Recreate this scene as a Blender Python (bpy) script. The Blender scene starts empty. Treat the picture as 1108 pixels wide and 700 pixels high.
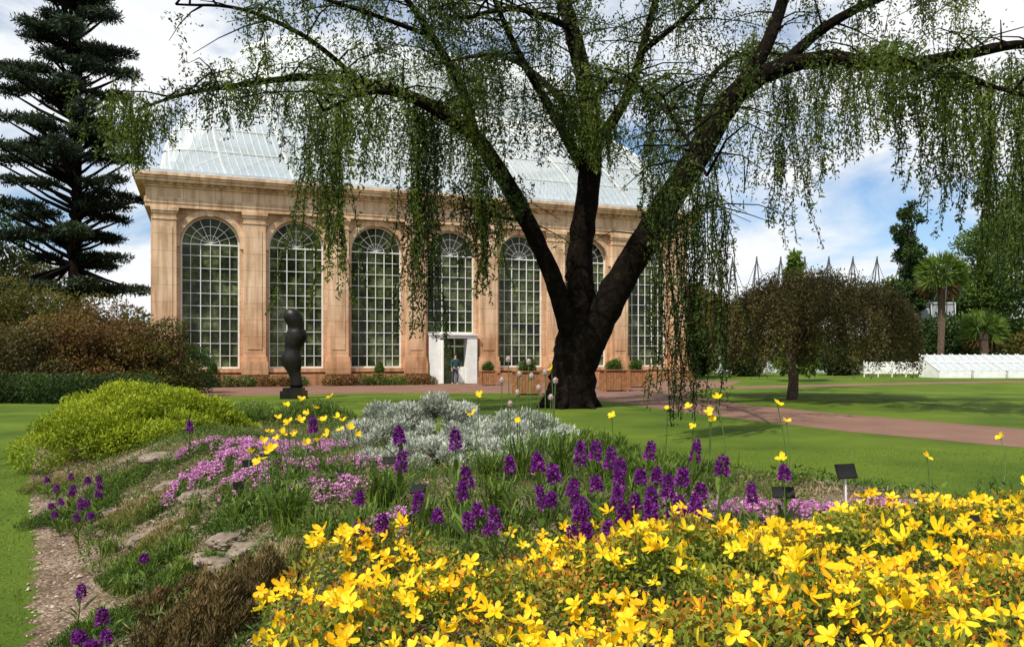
import bpy, math, random, bmesh
import numpy as np
from mathutils import Vector, Matrix
from mathutils import noise as mn
from mathutils.geometry import tessellate_polygon
rng=np.random.default_rng(7); random.seed(7)
S=bpy.context.scene; COL=S.collection
F=862.0; CZ=1.6
def W(px,py,D): return np.array([(px-554)/F*D, D, CZ-(py-386)/F*D])
# ---------------------------------------------------------------- materials
def nmat(name):
    m=bpy.data.materials.new(name); m.use_nodes=True
    nt=m.node_tree; return m,nt,nt.nodes['Principled BSDF'],nt.nodes['Material Output']
def ramp(nt,stops):
    r=nt.nodes.new('ShaderNodeValToRGB'); e=r.color_ramp.elements
    while len(e)<len(stops): e.new(0.5)
    for i,(p,c) in enumerate(stops):
        e[i].position=p; e[i].color=(*c,1)
    return r
def noise(nt,scale,detail=4,rough=.6,coord='Object'):
    tc=nt.nodes.new('ShaderNodeTexCoord'); n=nt.nodes.new('ShaderNodeTexNoise')
    n.inputs['Scale'].default_value=scale; n.inputs['Detail'].default_value=detail; n.inputs['Roughness'].default_value=rough
    nt.links.new(tc.outputs[coord],n.inputs['Vector']); return n
def bump(nt,b,src,strength,dist):
    bp=nt.nodes.new('ShaderNodeBump'); bp.inputs['Strength'].default_value=strength; bp.inputs['Distance'].default_value=dist
    nt.links.new(src,bp.inputs['Height']); nt.links.new(bp.outputs[0],b.inputs['Normal'])
def mixc(nt,fac,a,b,mode='MIX'):
    m=nt.nodes.new('ShaderNodeMix'); m.data_type='RGBA'; m.blend_type=mode
    if isinstance(fac,float): m.inputs[0].default_value=fac
    else: nt.links.new(fac,m.inputs[0])
    for k,v in ((6,a),(7,b)):
        if isinstance(v,tuple): m.inputs[k].default_value=(*v,1)
        else: nt.links.new(v,m.inputs[k])
    return m.outputs[2]
def simple(name,stops,scale=3,rough=.8,bs=.3,bd=.01,metal=0,detail=5,spec=.3):
    m,nt,b,o=nmat(name); n=noise(nt,scale,detail); r=ramp(nt,stops)
    nt.links.new(n.outputs[0],r.inputs[0]); nt.links.new(r.outputs[0],b.inputs['Base Color'])
    b.inputs['Roughness'].default_value=rough; b.inputs['Metallic'].default_value=metal; b.inputs['Specular IOR Level'].default_value=spec
    if bs: bump(nt,b,n.outputs[0],bs,bd)
    return m
def leafmat(name,cols,rough=.55,tr=.3,spec=.25):
    m,nt,b,o=nmat(name)
    a=nt.nodes.new('ShaderNodeAttribute'); a.attribute_name='v'
    k=len(cols); r=ramp(nt,[(i/(k-1) if k>1 else 0,c) for i,c in enumerate(cols)])
    nt.links.new(a.outputs['Fac'],r.inputs[0]); nt.links.new(r.outputs[0],b.inputs['Base Color'])
    b.inputs['Roughness'].default_value=rough; b.inputs['Specular IOR Level'].default_value=spec
    t=nt.nodes.new('ShaderNodeBsdfTranslucent'); nt.links.new(r.outputs[0],t.inputs[0])
    mx=nt.nodes.new('ShaderNodeMixShader'); mx.inputs[0].default_value=tr
    nt.links.new(b.outputs[0],mx.inputs[1]); nt.links.new(t.outputs[0],mx.inputs[2]); nt.links.new(mx.outputs[0],o.inputs[0])
    return m
# ---------------------------------------------------------------- geometry helpers
def unit(a): return a/np.maximum(np.linalg.norm(a,axis=-1,keepdims=True),1e-9)
def rdir(n): return unit(rng.normal(size=(n,3)))
class Acc:
    def __init__(s): s.V=[];s.F=[];s.A=[];s.M=[];s.n=0
    def add(s,V,Fc,a=.5,m=0):
        V=np.asarray(V,float).reshape(-1,3)
        if len(V)==0: return
        if isinstance(Fc,np.ndarray): Fc=Fc.tolist()
        n=s.n; s.V.append(V); s.F.extend([tuple(i+n for i in f) for f in Fc]); k=len(Fc)
        if np.isscalar(a): s.A.extend([a]*k)
        else: s.A.extend(list(np.asarray(a).ravel()))
        s.M.extend([m]*k); s.n+=len(V)
    def leaves(s,C,Dv,L,Wd,a=.5,m=0):
        N=len(C)
        if N==0: return
        L=np.broadcast_to(np.asarray(L,float),(N,))[:,None]; Wd=np.broadcast_to(np.asarray(Wd,float),(N,))[:,None]
        sd=unit(np.cross(Dv,rdir(N))); mid=C+Dv*L*.5
        V=np.stack([C,mid+sd*Wd/2,C+Dv*L,mid-sd*Wd/2],1).reshape(-1,3)
        Fc=np.arange(N*4).reshape(N,4)
        if np.isscalar(a): a=np.full(N,a)
        s.add(V,Fc,np.clip(a,0,1),m)
    def box(s,x0,x1,y0,y1,z0,z1,a=.5,m=0):
        V=[(x,y,z) for z in (z0,z1) for y in (y0,y1) for x in (x0,x1)]
        s.add(V,[(0,2,3,1),(4,5,7,6),(0,1,5,4),(2,6,7,3),(0,4,6,2),(1,3,7,5)],a,m)
    def bar(s,p,q,w,y0,y1,m=0):
        p=np.array(p,float);q=np.array(q,float);d=q-p;d/=np.linalg.norm(d);n=np.array([-d[1],d[0]])*w/2
        c=[p+n,p-n,q-n,q+n]; V=[(k[0],y,k[1]) for y in (y0,y1) for k in c]
        s.add(V,[(0,1,2,3),(7,6,5,4),(0,4,5,1),(1,5,6,2),(2,6,7,3),(3,7,4,0)],.5,m)
    def tube(s,P,R,seg=8,a=.5,m=0,wob=0,cap=True):
        P=np.asarray(P,float);n=len(P);T=unit(np.gradient(P,axis=0))
        ref=np.array([0.13,0.97,0.21]) if abs(T[0][1])<.8 else np.array([.97,.1,.2])
        A=unit(np.cross(T,ref));B=np.cross(T,A);th=np.linspace(0,2*np.pi,seg,endpoint=False)
        R=np.broadcast_to(np.asarray(R,float),(n,))
        rr=R[:,None]*np.ones(seg)
        if wob: rr=rr*(1+wob*rng.normal(size=rr.shape))
        V=P[:,None,:]+rr[:,:,None]*(np.cos(th)[None,:,None]*A[:,None,:]+np.sin(th)[None,:,None]*B[:,None,:])
        Fc=[(i*seg+j,i*seg+(j+1)%seg,(i+1)*seg+(j+1)%seg,(i+1)*seg+j) for i in range(n-1) for j in range(seg)]
        if cap: Fc+= [tuple(range(seg))[::-1],tuple((n-1)*seg+j for j in range(seg))]
        s.add(V.reshape(-1,3),Fc,a,m)
    def lathe(s,prof,cx,cy,seg=24,sx=1,sy=1,a=.5,m=0):
        th=np.linspace(0,2*np.pi,seg,endpoint=False);V=[]
        for r,z in prof:
            for t in th: V.append((cx+r*sx*math.cos(t),cy+r*sy*math.sin(t),z))
        n=len(prof);Fc=[(i*seg+j,i*seg+(j+1)%seg,(i+1)*seg+(j+1)%seg,(i+1)*seg+j) for i in range(n-1) for j in range(seg)]
        Fc+=[tuple(range(seg))[::-1],tuple((n-1)*seg+j for j in range(seg))]
        s.add(V,Fc,a,m)
    def obj(s,name,mats,parent=None,smooth=False,loc=None):
        me=bpy.data.meshes.new(name); V=np.concatenate(s.V) if s.V else np.zeros((0,3))
        if loc is not None: V=V-np.array(loc)
        me.from_pydata(V.tolist(),[],s.F)
        for mt in (mats if isinstance(mats,(list,tuple)) else [mats]): me.materials.append(mt)
        at=me.attributes.new('v','FLOAT','FACE'); at.data.foreach_set('value',np.array(s.A,dtype=np.float32))
        me.polygons.foreach_set('material_index',np.array(s.M,dtype=np.int32))
        if smooth: me.polygons.foreach_set('use_smooth',[True]*len(s.F))
        me.update(); o=bpy.data.objects.new(name,me); COL.objects.link(o)
        if loc is not None: o.location=tuple(loc)
        if parent: o.parent=parent
        return o
def empty(name,loc,rz=0):
    e=bpy.data.objects.new(name,None); e.location=tuple(loc); e.rotation_euler=(0,0,rz); e.empty_display_size=.2; COL.objects.link(e); return e
def top(o,label,cat,group=None,kind=None):
    o['label']=label;o['category']=cat
    if group:o['group']=group
    if kind:o['kind']=kind
    return o
def smoothpath(P,k=6):
    P=np.asarray(P,float); out=[]
    Q=np.vstack([2*P[0]-P[1],P,2*P[-1]-P[-2]])
    for i in range(1,len(Q)-2):
        p0,p1,p2,p3=Q[i-1],Q[i],Q[i+1],Q[i+2]
        for t in np.linspace(0,1,k,endpoint=False):
            out.append(.5*((2*p1)+(-p0+p2)*t+(2*p0-5*p1+4*p2-p3)*t*t+(-p0+3*p1-3*p2+p3)*t**3))
    out.append(P[-1]); return np.array(out)
def cloud(acc,clumps,n,L,Wd,fill=.3,out=.6,up=0.,m=0,shade=.35):
    cl=np.asarray(clumps,float); ar=(cl[:,3]*cl[:,4]+cl[:,3]*cl[:,5]+cl[:,4]*cl[:,5]); pr=ar/ar.sum()
    idx=rng.choice(len(cl),size=n,p=pr); d=rdir(n)
    rr=1-fill*rng.random(n)**1.3+.08*rng.normal(size=n)
    C=cl[idx,:3]+d*rr[:,None]*cl[idx,3:6]
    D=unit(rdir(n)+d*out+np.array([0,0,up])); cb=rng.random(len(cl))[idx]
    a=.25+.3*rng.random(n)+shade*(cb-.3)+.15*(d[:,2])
    k=C[:,2]>0.01
    acc.leaves(C[k],D[k],(L*(.6+.8*rng.random(n)))[k],Wd,a[k],m)
# ---------------------------------------------------------------- bed height
BED=np.array([(-1.3,.6),(-2.65,4.3),(-4.1,6.8),(-6.7,11),(-8.6,14.5),(-6.5,17.5),(-2.5,16.5),(-.2,12.8),(1.3,9.6),(2.5,7.7),(3.9,6.3),(5.2,4.9),(5.4,2.5),(4.4,1),(1.5,0)],float)
def sdist(x,y):
    x=np.asarray(x,float);y=np.asarray(y,float); d=np.full(x.shape,1e9); ins=np.zeros(x.shape,bool); n=len(BED)
    for i in range(n):
        a=BED[i];b=BED[(i+1)%n];e=b-a; t=np.clip(((x-a[0])*e[0]+(y-a[1])*e[1])/(e@e),0,1)
        d=np.minimum(d,np.hypot(x-a[0]-t*e[0],y-a[1]-t*e[1]))
        c=((a[1]>y)!=(b[1]>y))&(x<(b[0]-a[0])*(y-a[1])/((b[1]-a[1]) if b[1]!=a[1] else 1e-9)+a[0]); ins^=c
    return np.where(ins,d,-d)
def H(x,y):
    x=np.asarray(x,float);y=np.asarray(y,float)
    s=sdist(x,y); t=np.clip((s-.1)/(1.9-.8*np.clip(x/1.5,0,1)),0,1); t=t*t*(3-2*t)
    far=np.clip((y-8)/8,0,1)
    bmp=.02*np.sin(3.1*x+1.3*y)+.015*np.sin(5.3*y-2*x)
    return np.where(s>0,(.62-.25*far)*t+bmp*t+.01,-.04+0*t)
def ray(px,py,off=0.):
    D=np.linspace(1.2,24,1200); X=(px-554)/F*D; Z=CZ-(py-386)/F*D
    h=np.maximum(H(X,D),0)+off; k=np.argmax(Z<=h)
    if not (Z<=h).any(): k=-1
    return np.array([X[k],D[k],h[k]-off])
# ---------------------------------------------------------------- world
w=bpy.data.worlds.new("World"); S.world=w; w.use_nodes=True; nt=w.node_tree; bg=nt.nodes['Background']
EL=52
sunv=Vector((-.58*math.cos(math.radians(EL)),-.81*math.cos(math.radians(EL)),math.sin(math.radians(EL)))).normalized()
sk=nt.nodes.new('ShaderNodeTexSky'); sk.sky_type='NISHITA'; sk.sun_disc=False; sk.sun_elevation=math.radians(EL); sk.sun_rotation=math.atan2(sunv.x,sunv.y); sk.ozone_density=2.0; sk.dust_density=.6
tc=nt.nodes.new('ShaderNodeTexCoord'); sp=nt.nodes.new('ShaderNodeSeparateXYZ'); nt.links.new(tc.outputs['Generated'],sp.inputs[0])
ad=nt.nodes.new('ShaderNodeMath');ad.operation='ADD';ad.inputs[1].default_value=.28; nt.links.new(sp.outputs[2],ad.inputs[0])
mxm=nt.nodes.new('ShaderNodeMath');mxm.operation='MAXIMUM';mxm.inputs[1].default_value=.05; nt.links.new(ad.outputs[0],mxm.inputs[0])
cb=nt.nodes.new('ShaderNodeCombineXYZ')
for i in (0,1):
    dv=nt.nodes.new('ShaderNodeMath');dv.operation='DIVIDE';nt.links.new(sp.outputs[i],dv.inputs[0]);nt.links.new(mxm.outputs[0],dv.inputs[1]);nt.links.new(dv.outputs[0],cb.inputs[i])
cb.inputs[2].default_value=3.7
nz=nt.nodes.new('ShaderNodeTexNoise');nz.inputs['Scale'].default_value=1.7;nz.inputs['Detail'].default_value=9;nz.inputs['Roughness'].default_value=.56;nz.inputs['Distortion'].default_value=.35;nt.links.new(cb.outputs[0],nz.inputs['Vector'])
cr=ramp(nt,[(.38,(0,0,0)),(.53,(1,1,1))]); nt.links.new(nz.outputs[0],cr.inputs[0])
cc=ramp(nt,[(.42,(8.4,9.1,9.8)),(.60,(10.4,10.4,10.5))]); nt.links.new(nz.outputs[0],cc.inputs[0])
skb=mixc(nt,1.,sk.outputs[0],(1.2,1.3,1.42),'MULTIPLY')
out=mixc(nt,cr.outputs[0],skb,cc.outputs[0]); nt.links.new(out,bg.inputs[0]); bg.inputs[1].default_value=.1
sd=bpy.data.lights.new('sun','SUN'); sd.energy=5.0; sd.angle=math.radians(.5); sd.color=(1,.94,.83)
so=bpy.data.objects.new('sun',sd); so.rotation_euler=sunv.to_track_quat('Z','Y').to_euler(); so.location=(-20,-20,40); COL.objects.link(so)
cam=bpy.data.cameras.new('camera'); cam.lens=28.0; cam.sensor_width=36; cam.shift_y=36/1108; cam.clip_end=2000; cam.clip_start=.05
co=bpy.data.objects.new('camera',cam); co.location=(0,0,CZ); co.rotation_euler=(math.radians(90),0,0); COL.objects.link(co); S.camera=co
S.view_settings.view_transform='Standard'; S.view_settings.look='None'; S.view_settings.exposure=0
# ---------------------------------------------------------------- material set
m_lawn,nt,b,o=nmat('lawn'); n1=noise(nt,.35,4); n2=noise(nt,40,6,.7)
r1=ramp(nt,[(.35,(.065,.115,.010)),(.65,(.14,.205,.02))]);r2=ramp(nt,[(.3,(.5,.55,.45)),(.7,(1.2,1.15,1.0))])
nt.links.new(n1.outputs[0],r1.inputs[0]);nt.links.new(n2.outputs[0],r2.inputs[0]);nt.links.new(mixc(nt,1.,r1.outputs[0],r2.outputs[0],'MULTIPLY'),b.inputs['Base Color'])
b.inputs['Roughness'].default_value=.9;b.inputs['Specular IOR Level'].default_value=.15;bump(nt,b,n2.outputs[0],.8,.03)
m_path,nt,b,o=nmat('path_gravel'); n1=noise(nt,.6,4);n2=noise(nt,60,5,.7)
r1=ramp(nt,[(.3,(.175,.085,.055)),(.7,(.25,.135,.09))]);r2=ramp(nt,[(.3,(.65,.65,.65)),(.7,(1.15,1.15,1.15))])
nt.links.new(n1.outputs[0],r1.inputs[0]);nt.links.new(n2.outputs[0],r2.inputs[0]);nt.links.new(mixc(nt,1.,r1.outputs[0],r2.outputs[0],'MULTIPLY'),b.inputs['Base Color'])
b.inputs['Roughness'].default_value=.95;bump(nt,b,n2.outputs[0],.5,.02)
m_soil,nt,b,o=nmat('soil_gravel'); tcs=nt.nodes.new('ShaderNodeTexCoord');vo=nt.nodes.new('ShaderNodeTexVoronoi');vo.inputs['Scale'].default_value=55;nt.links.new(tcs.outputs['Object'],vo.inputs['Vector'])
sx=nt.nodes.new('ShaderNodeSeparateColor');nt.links.new(vo.outputs['Color'],sx.inputs[0]);r1=ramp(nt,[(0,(.11,.07,.04)),(.4,(.27,.185,.12)),(.75,(.36,.26,.18)),(1,(.5,.4,.3))]);nt.links.new(sx.outputs[0],r1.inputs[0])
r3=ramp(nt,[(0,(1,1,1)),(.55,(.75,.75,.75)),(1,(.15,.12,.1))]);nt.links.new(vo.outputs['Distance'],r3.inputs[0]);n3=noise(nt,1.3,5);r4=ramp(nt,[(.4,(.5,.43,.33)),(.6,(1,1,1))]);nt.links.new(n3.outputs[0],r4.inputs[0])
nt.links.new(mixc(nt,1.,mixc(nt,1.,r1.outputs[0],r3.outputs[0],'MULTIPLY'),r4.outputs[0],'MULTIPLY'),b.inputs['Base Color']);b.inputs['Roughness'].default_value=.9
iv=nt.nodes.new('ShaderNodeMath');iv.operation='SUBTRACT';iv.inputs[0].default_value=1;nt.links.new(vo.outputs['Distance'],iv.inputs[1]);bump(nt,b,iv.outputs[0],.9,.012)
def stone(name,c0,c1,bw=1.0,bh=.42):
    m,nt,b,o=nmat(name);tc=nt.nodes.new('ShaderNodeTexCoord');mp=nt.nodes.new('ShaderNodeMapping');mp.inputs['Rotation'].default_value=(math.radians(-90),0,0);nt.links.new(tc.outputs['Object'],mp.inputs[0])
    br=nt.nodes.new('ShaderNodeTexBrick');nt.links.new(mp.outputs[0],br.inputs['Vector']);br.inputs['Color1'].default_value=(*c0,1);br.inputs['Color2'].default_value=(*c1,1);br.inputs['Mortar'].default_value=(c0[0]*.55,c0[1]*.52,c0[2]*.5,1)
    br.inputs['Scale'].default_value=1;br.inputs['Brick Width'].default_value=bw;br.inputs['Row Height'].default_value=bh;br.inputs['Mortar Size'].default_value=.012
    n1=noise(nt,.5,7,.65);r=ramp(nt,[(.3,(.66,.55,.46)),(.5,(.98,.95,.9)),(.7,(1.18,1.17,1.14))]);nt.links.new(n1.outputs[0],r.inputs[0])
    mp2=nt.nodes.new('ShaderNodeMapping');mp2.inputs['Scale'].default_value=(3,3,.25);nt.links.new(tc.outputs['Object'],mp2.inputs[0]);n2=nt.nodes.new('ShaderNodeTexNoise');n2.inputs['Scale'].default_value=1.2;n2.inputs['Detail'].default_value=5;nt.links.new(mp2.outputs[0],n2.inputs[0])
    r2=ramp(nt,[(.35,(.68,.62,.56)),(.55,(1,1,1))]);nt.links.new(n2.outputs[0],r2.inputs[0])
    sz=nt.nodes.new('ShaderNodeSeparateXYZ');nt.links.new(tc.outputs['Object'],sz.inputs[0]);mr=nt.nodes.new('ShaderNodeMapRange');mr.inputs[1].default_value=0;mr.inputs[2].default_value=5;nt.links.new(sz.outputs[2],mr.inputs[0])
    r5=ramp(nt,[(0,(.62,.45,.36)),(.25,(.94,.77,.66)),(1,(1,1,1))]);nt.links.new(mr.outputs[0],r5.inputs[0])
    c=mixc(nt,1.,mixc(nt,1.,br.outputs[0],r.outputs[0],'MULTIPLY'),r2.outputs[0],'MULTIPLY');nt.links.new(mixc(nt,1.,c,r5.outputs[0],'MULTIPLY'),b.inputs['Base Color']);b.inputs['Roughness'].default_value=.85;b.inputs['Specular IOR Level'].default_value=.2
    bump(nt,b,n1.outputs[0],.3,.02);return m
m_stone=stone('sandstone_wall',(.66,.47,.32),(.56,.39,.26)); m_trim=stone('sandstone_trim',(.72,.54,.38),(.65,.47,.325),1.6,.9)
m_white=simple('white_paint',[(.3,(.66,.66,.63)),(.7,(.84,.84,.82))],2,.5,0)
m_wglass,nt,b,o=nmat('glass_painted_reflections');n1=noise(nt,.7,8,.72);r1=ramp(nt,[(.36,(.006,.009,.005)),(.46,(.025,.036,.012)),(.54,(.07,.095,.03)),(.62,(.16,.19,.10)),(.72,(.32,.36,.32))]);nt.links.new(n1.outputs[0],r1.inputs[0]);nt.links.new(r1.outputs[0],b.inputs['Base Color']);b.inputs['Roughness'].default_value=.1;b.inputs['Specular IOR Level'].default_value=.22  # green mottling paints reflections and the plants inside into the glass colour
m_rglass,nt,b,o=nmat('roof_glass');b.inputs['Base Color'].default_value=(.66,.73,.78,1);b.inputs['Roughness'].default_value=.25;tr=nt.nodes.new('ShaderNodeBsdfTransparent');mx=nt.nodes.new('ShaderNodeMixShader');mx.inputs[0].default_value=.55;nt.links.new(tr.outputs[0],mx.inputs[1]);nt.links.new(b.outputs[0],mx.inputs[2]);nt.links.new(mx.outputs[0],o.inputs[0])
m_lead=simple('lead_grey',[(.3,(.36,.42,.48)),(.7,(.55,.61,.66))],2,.5,.1)
m_bark=simple('dark_bark',[(.3,(.004,.003,.0025)),(.55,(.010,.007,.005)),(.75,(.028,.02,.014))],5,.95,1.0,.09,detail=8,spec=.05)
m_bark2=simple('brown_bark',[(.3,(.05,.035,.025)),(.7,(.14,.1,.075))],8,.95,.8,.03,spec=.1)
m_rock=simple('weathered_rock',[(.25,(.09,.065,.045)),(.5,(.21,.165,.125)),(.75,(.34,.285,.23))],5,.9,.8,.04,detail=9)
m_black=simple('black_plastic',[(.4,(.01,.01,.01)),(.6,(.02,.02,.02))],5,.6,0,spec=.15)
m_bronze=simple('dark_bronze',[(.3,(.008,.007,.006)),(.7,(.03,.026,.022))],3,.38,.2,.01,metal=.5)
m_wood=simple('planter_wood',[(.3,(.2,.085,.035)),(.7,(.38,.18,.08))],6,.7,.3)
m_metal=simple('grey_metal',[(.3,(.07,.073,.078)),(.7,(.12,.125,.13))],4,.5,0)
m_stem=simple('green_stem',[(.3,(.05,.1,.02)),(.7,(.1,.17,.04))],20,.6,0)
L_willow=leafmat('willow_leaves',[(.006,.012,.002),(.03,.052,.007),(.085,.125,.016),(.2,.25,.035)],tr=.4)
L_pine=leafmat('pine_needles',[(.006,.012,.006),(.02,.036,.016),(.055,.08,.032)],tr=.15)
L_olive=leafmat('olive_brown_leaves',[(.03,.025,.008),(.085,.07,.018),(.2,.15,.04)],tr=.2)
L_yolive=leafmat('olive_green_leaves',[(.03,.032,.006),(.09,.085,.014),(.2,.17,.03)],tr=.25)
L_brown=leafmat('bronze_shrub_leaves',[(.05,.022,.01),(.14,.075,.02),(.2,.15,.03)],tr=.2)
L_dgreen=leafmat('dark_green_leaves',[(.008,.02,.006),(.03,.06,.012),(.075,.125,.02)])
L_mgreen=leafmat('mid_green_leaves',[(.015,.04,.007),(.075,.13,.018),(.18,.26,.035)])
L_lime=leafmat('lime_leaves',[(.07,.10,.004),(.23,.30,.012),(.46,.5,.03)])
L_silver=leafmat('silver_leaves',[(.08,.10,.06),(.34,.37,.29),(.70,.72,.64)],tr=.2)
L_hyp=leafmat('hypericum_leaves',[(.03,.055,.006),(.12,.18,.02),(.27,.31,.035),(.48,.25,.03)],tr=.35)
L_orange=leafmat('faded_petals',[(.35,.08,.01),(.65,.22,.02),(.75,.42,.04)],tr=.35)
L_yellow=leafmat('yellow_petals',[(.82,.38,.004),(.95,.62,.008),(.98,.78,.03)],tr=.35,rough=.45)
L_purple=leafmat('purple_petals',[(.045,.004,.075),(.18,.016,.22),(.42,.08,.44)],tr=.3)
L_pink=leafmat('pink_petals',[(.45,.11,.36),(.68,.26,.56),(.82,.48,.72)],tr=.3)
L_heath=leafmat('heather_leaves',[(.03,.02,.008),(.09,.065,.02),(.17,.11,.04)],tr=.1)
L_grass=leafmat('grass_blades',[(.05,.085,.008),(.12,.19,.017),(.22,.3,.04)],tr=.3)
L_straw=leafmat('mixed_low_leaves',[(.03,.05,.008),(.10,.15,.02),(.17,.2,.04),(.30,.22,.09),(.42,.33,.2)],tr=.25)
# ---------------------------------------------------------------- ground
a=Acc();a.add([(-900,-300,0),(900,-300,0),(900,1500,0),(-900,1500,0)],[(0,1,2,3)])
g=a.obj('ground',m_lawn);top(g,'wide mown green lawn of a botanic garden','lawn',kind='structure')
def sheet(name,pts,z,mat,label,cat):
    V=[(x,y,z) for x,y in pts];T=tessellate_polygon([[Vector(v) for v in V]])
    a=Acc();a.add(V,[tuple(t) for t in T]);o=a.obj(name,mat)
    if o.data.polygons[0].normal.z<0: o.data.flip_normals()
    return top(o,label,cat,kind='structure')
sheet('path',[(20,0),(16.2,4),(11.8,9.8),(9.05,13.9),(7.15,17.1),(5.9,20.5),(4.6,24.2),(3.9,27.4),(2.5,31),(0,35),(-6,35),(-14,31.2),(-24,27.5),(-60,20),(-60,23),(-24,31),(-20.5,41.5),(12.5,54.2),(15,52),(12,44),(9,38),(7.3,32.8),(7.8,26.6),(9.1,22.6),(11.3,17.6),(14.7,12.8),(20.5,7),(25,2)],.004,m_path,'reddish brown gravel garden path winding past the lawn','path')
pc=smoothpath([(10.5,40.5,0),(16,43.5,0),(24,47.5,0),(36,52,0),(60,57,0)],5);nn=unit(np.gradient(pc,axis=0));lf=np.stack([-nn[:,1],nn[:,0],0*nn[:,0]],1)
sheet('path',[tuple(p[:2]) for p in pc-lf*1.2]+[tuple(p[:2]) for p in (pc+lf*1.2)[::-1]],.008,m_path,'narrow pinkish gravel path crossing the far lawn','path')
# bed
xs=np.linspace(-9.5,6.5,161);ys=np.linspace(-.5,18,186);X,Y=np.meshgrid(xs,ys);Z=H(X,Y)+.008*rng.normal(size=X.shape)*(sdist(X,Y)>0.2)
V=np.stack([X,Y,Z],-1).reshape(-1,3);nx=len(xs);a=Acc()
a.add(V,[(j*nx+i,j*nx+i+1,(j+1)*nx+i+1,(j+1)*nx+i) for j in range(len(ys)-1) for i in range(nx-1) if max(Z[j,i],Z[j,i+1],Z[j+1,i],Z[j+1,i+1])>-.03])
bed=a.obj('flower_bed_soil',m_soil,smooth=True);top(bed,'raised rock garden bed of stony soil and gravel','flower bed',kind='structure')
# ---------------------------------------------------------------- building
BL=33.1;BD=20.;ang=math.atan2(12,30.85);B=empty('palm_house',(-19.05,42,0),ang)
top(B,'sandstone palm house with tall arched windows and domed glass roof','glasshouse building')
cent=[16.55+4.535*(i-3) for i in range(7)];hw=1.5;sill=.95;spr=7.7;EB=9.5;NA=20
arc=lambda r,c:[(c+r*math.cos(t),spr+r*math.sin(t)) for t in np.linspace(math.pi,0,NA+1)]
a=Acc();bounds=[0]+[16.55+4.535*(i-2.5) for i in range(6)]+[BL]
for i,c in enumerate(cent):
    l,r=bounds[i],bounds[i+1]
    q=lambda x0,x1,z0,z1:a.add([(x0,0,z0),(x1,0,z0),(x1,0,z1),(x0,0,z1)],[(0,1,2,3)])
    q(l,c-hw,-.1,EB+.1);q(c+hw,r,-.1,EB+.1)
    if i!=3:q(c-hw,c+hw,-.1,sill)
    A=arc(hw,c)
    for k in range(NA):
        (x0,z0),(x1,z1)=A[k],A[k+1];a.add([(x0,0,z0),(x1,0,z1),(x1,0,EB+.1),(x0,0,EB+.1)],[(0,1,2,3)])
    zb=sill if i!=3 else -.1
    O=[(c-hw,zb)]+A+[(c+hw,zb)]+([(c-hw,zb)] if i!=3 else [])
    for k in range(len(O)-1):
        (x0,z0),(x1,z1)=O[k],O[k+1];a.add([(x0,0,z0),(x0,.55,z0),(x1,.55,z1),(x1,0,z1)],[(0,1,2,3)])
a.add([(0,0,-.1),(0,BD,-.1),(0,BD,EB+.1),(0,0,EB+.1)],[(0,1,2,3)]);a.add([(BL,0,-.1),(BL,0,EB+.1),(BL,BD,EB+.1),(BL,BD,-.1)],[(0,1,2,3)]);a.add([(0,BD,-.1),(BL,BD,-.1),(BL,BD,EB+.1),(0,BD,EB+.1)],[(0,1,2,3)])
a.obj('wall',m_stone,B)
a=Acc()
for p,z0,z1 in ((.42,-.1,.35),(.34,.352,.62)):
    a.box(-p,cent[3]-1.5,-p,.0-.003,z0,z1);a.box(cent[3]+1.5,BL+p,-p,-.003,z0,z1)
a.obj('plinth',m_stone,B)
for i in range(8):
    u=16.55+4.535*(i-3.5); u=min(max(u,.62),BL-.62);a=Acc();h=.58
    a.box(u-h-.12,u+h+.12,-.4,-.004,.62,1.35);a.box(u-h-.07,u+h+.07,-.34,-.004,1.353,1.6);a.box(u-h,u+h,-.26,-.004,1.603,8.85)
    a.box(u-h-.04,u+h+.04,-.3,-.004,8.853,8.93);a.box(u-h+.003,u+h-.003,-.26,-.004,8.933,9.18);a.box(u-h-.06,u+h+.06,-.32,-.004,9.183,9.31);a.box(u-h-.1,u+h+.1,-.37,-.004,9.313,9.497)
    a.box(u-h+.2,u+h-.2,-.29,-.263,2.0,8.5)
    a.obj('pilaster',m_trim,B)
a=Acc()
def course(p,z0,z1): a.box(-p,BL+p,-p,BD+p,z0,z1)
course(.27,9.5,9.72);course(.31,9.723,10.0);course(.24,10.003,10.55);course(.34,10.553,10.65)
for x in np.arange(-.4,BL+.4,.42): a.box(x,x+.22,-.5,-.384,10.66,10.765)
course(.38,10.653,10.77)
course(.70,10.773,10.93);course(.78,10.933,11.06);course(.86,11.063,11.22)
a.obj('cornice',m_trim,B)
a=Acc();a.box(-.6,BL+.6,-.6,BD+.6,11.223,11.42);a.obj('gutter',m_lead,B)
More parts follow.
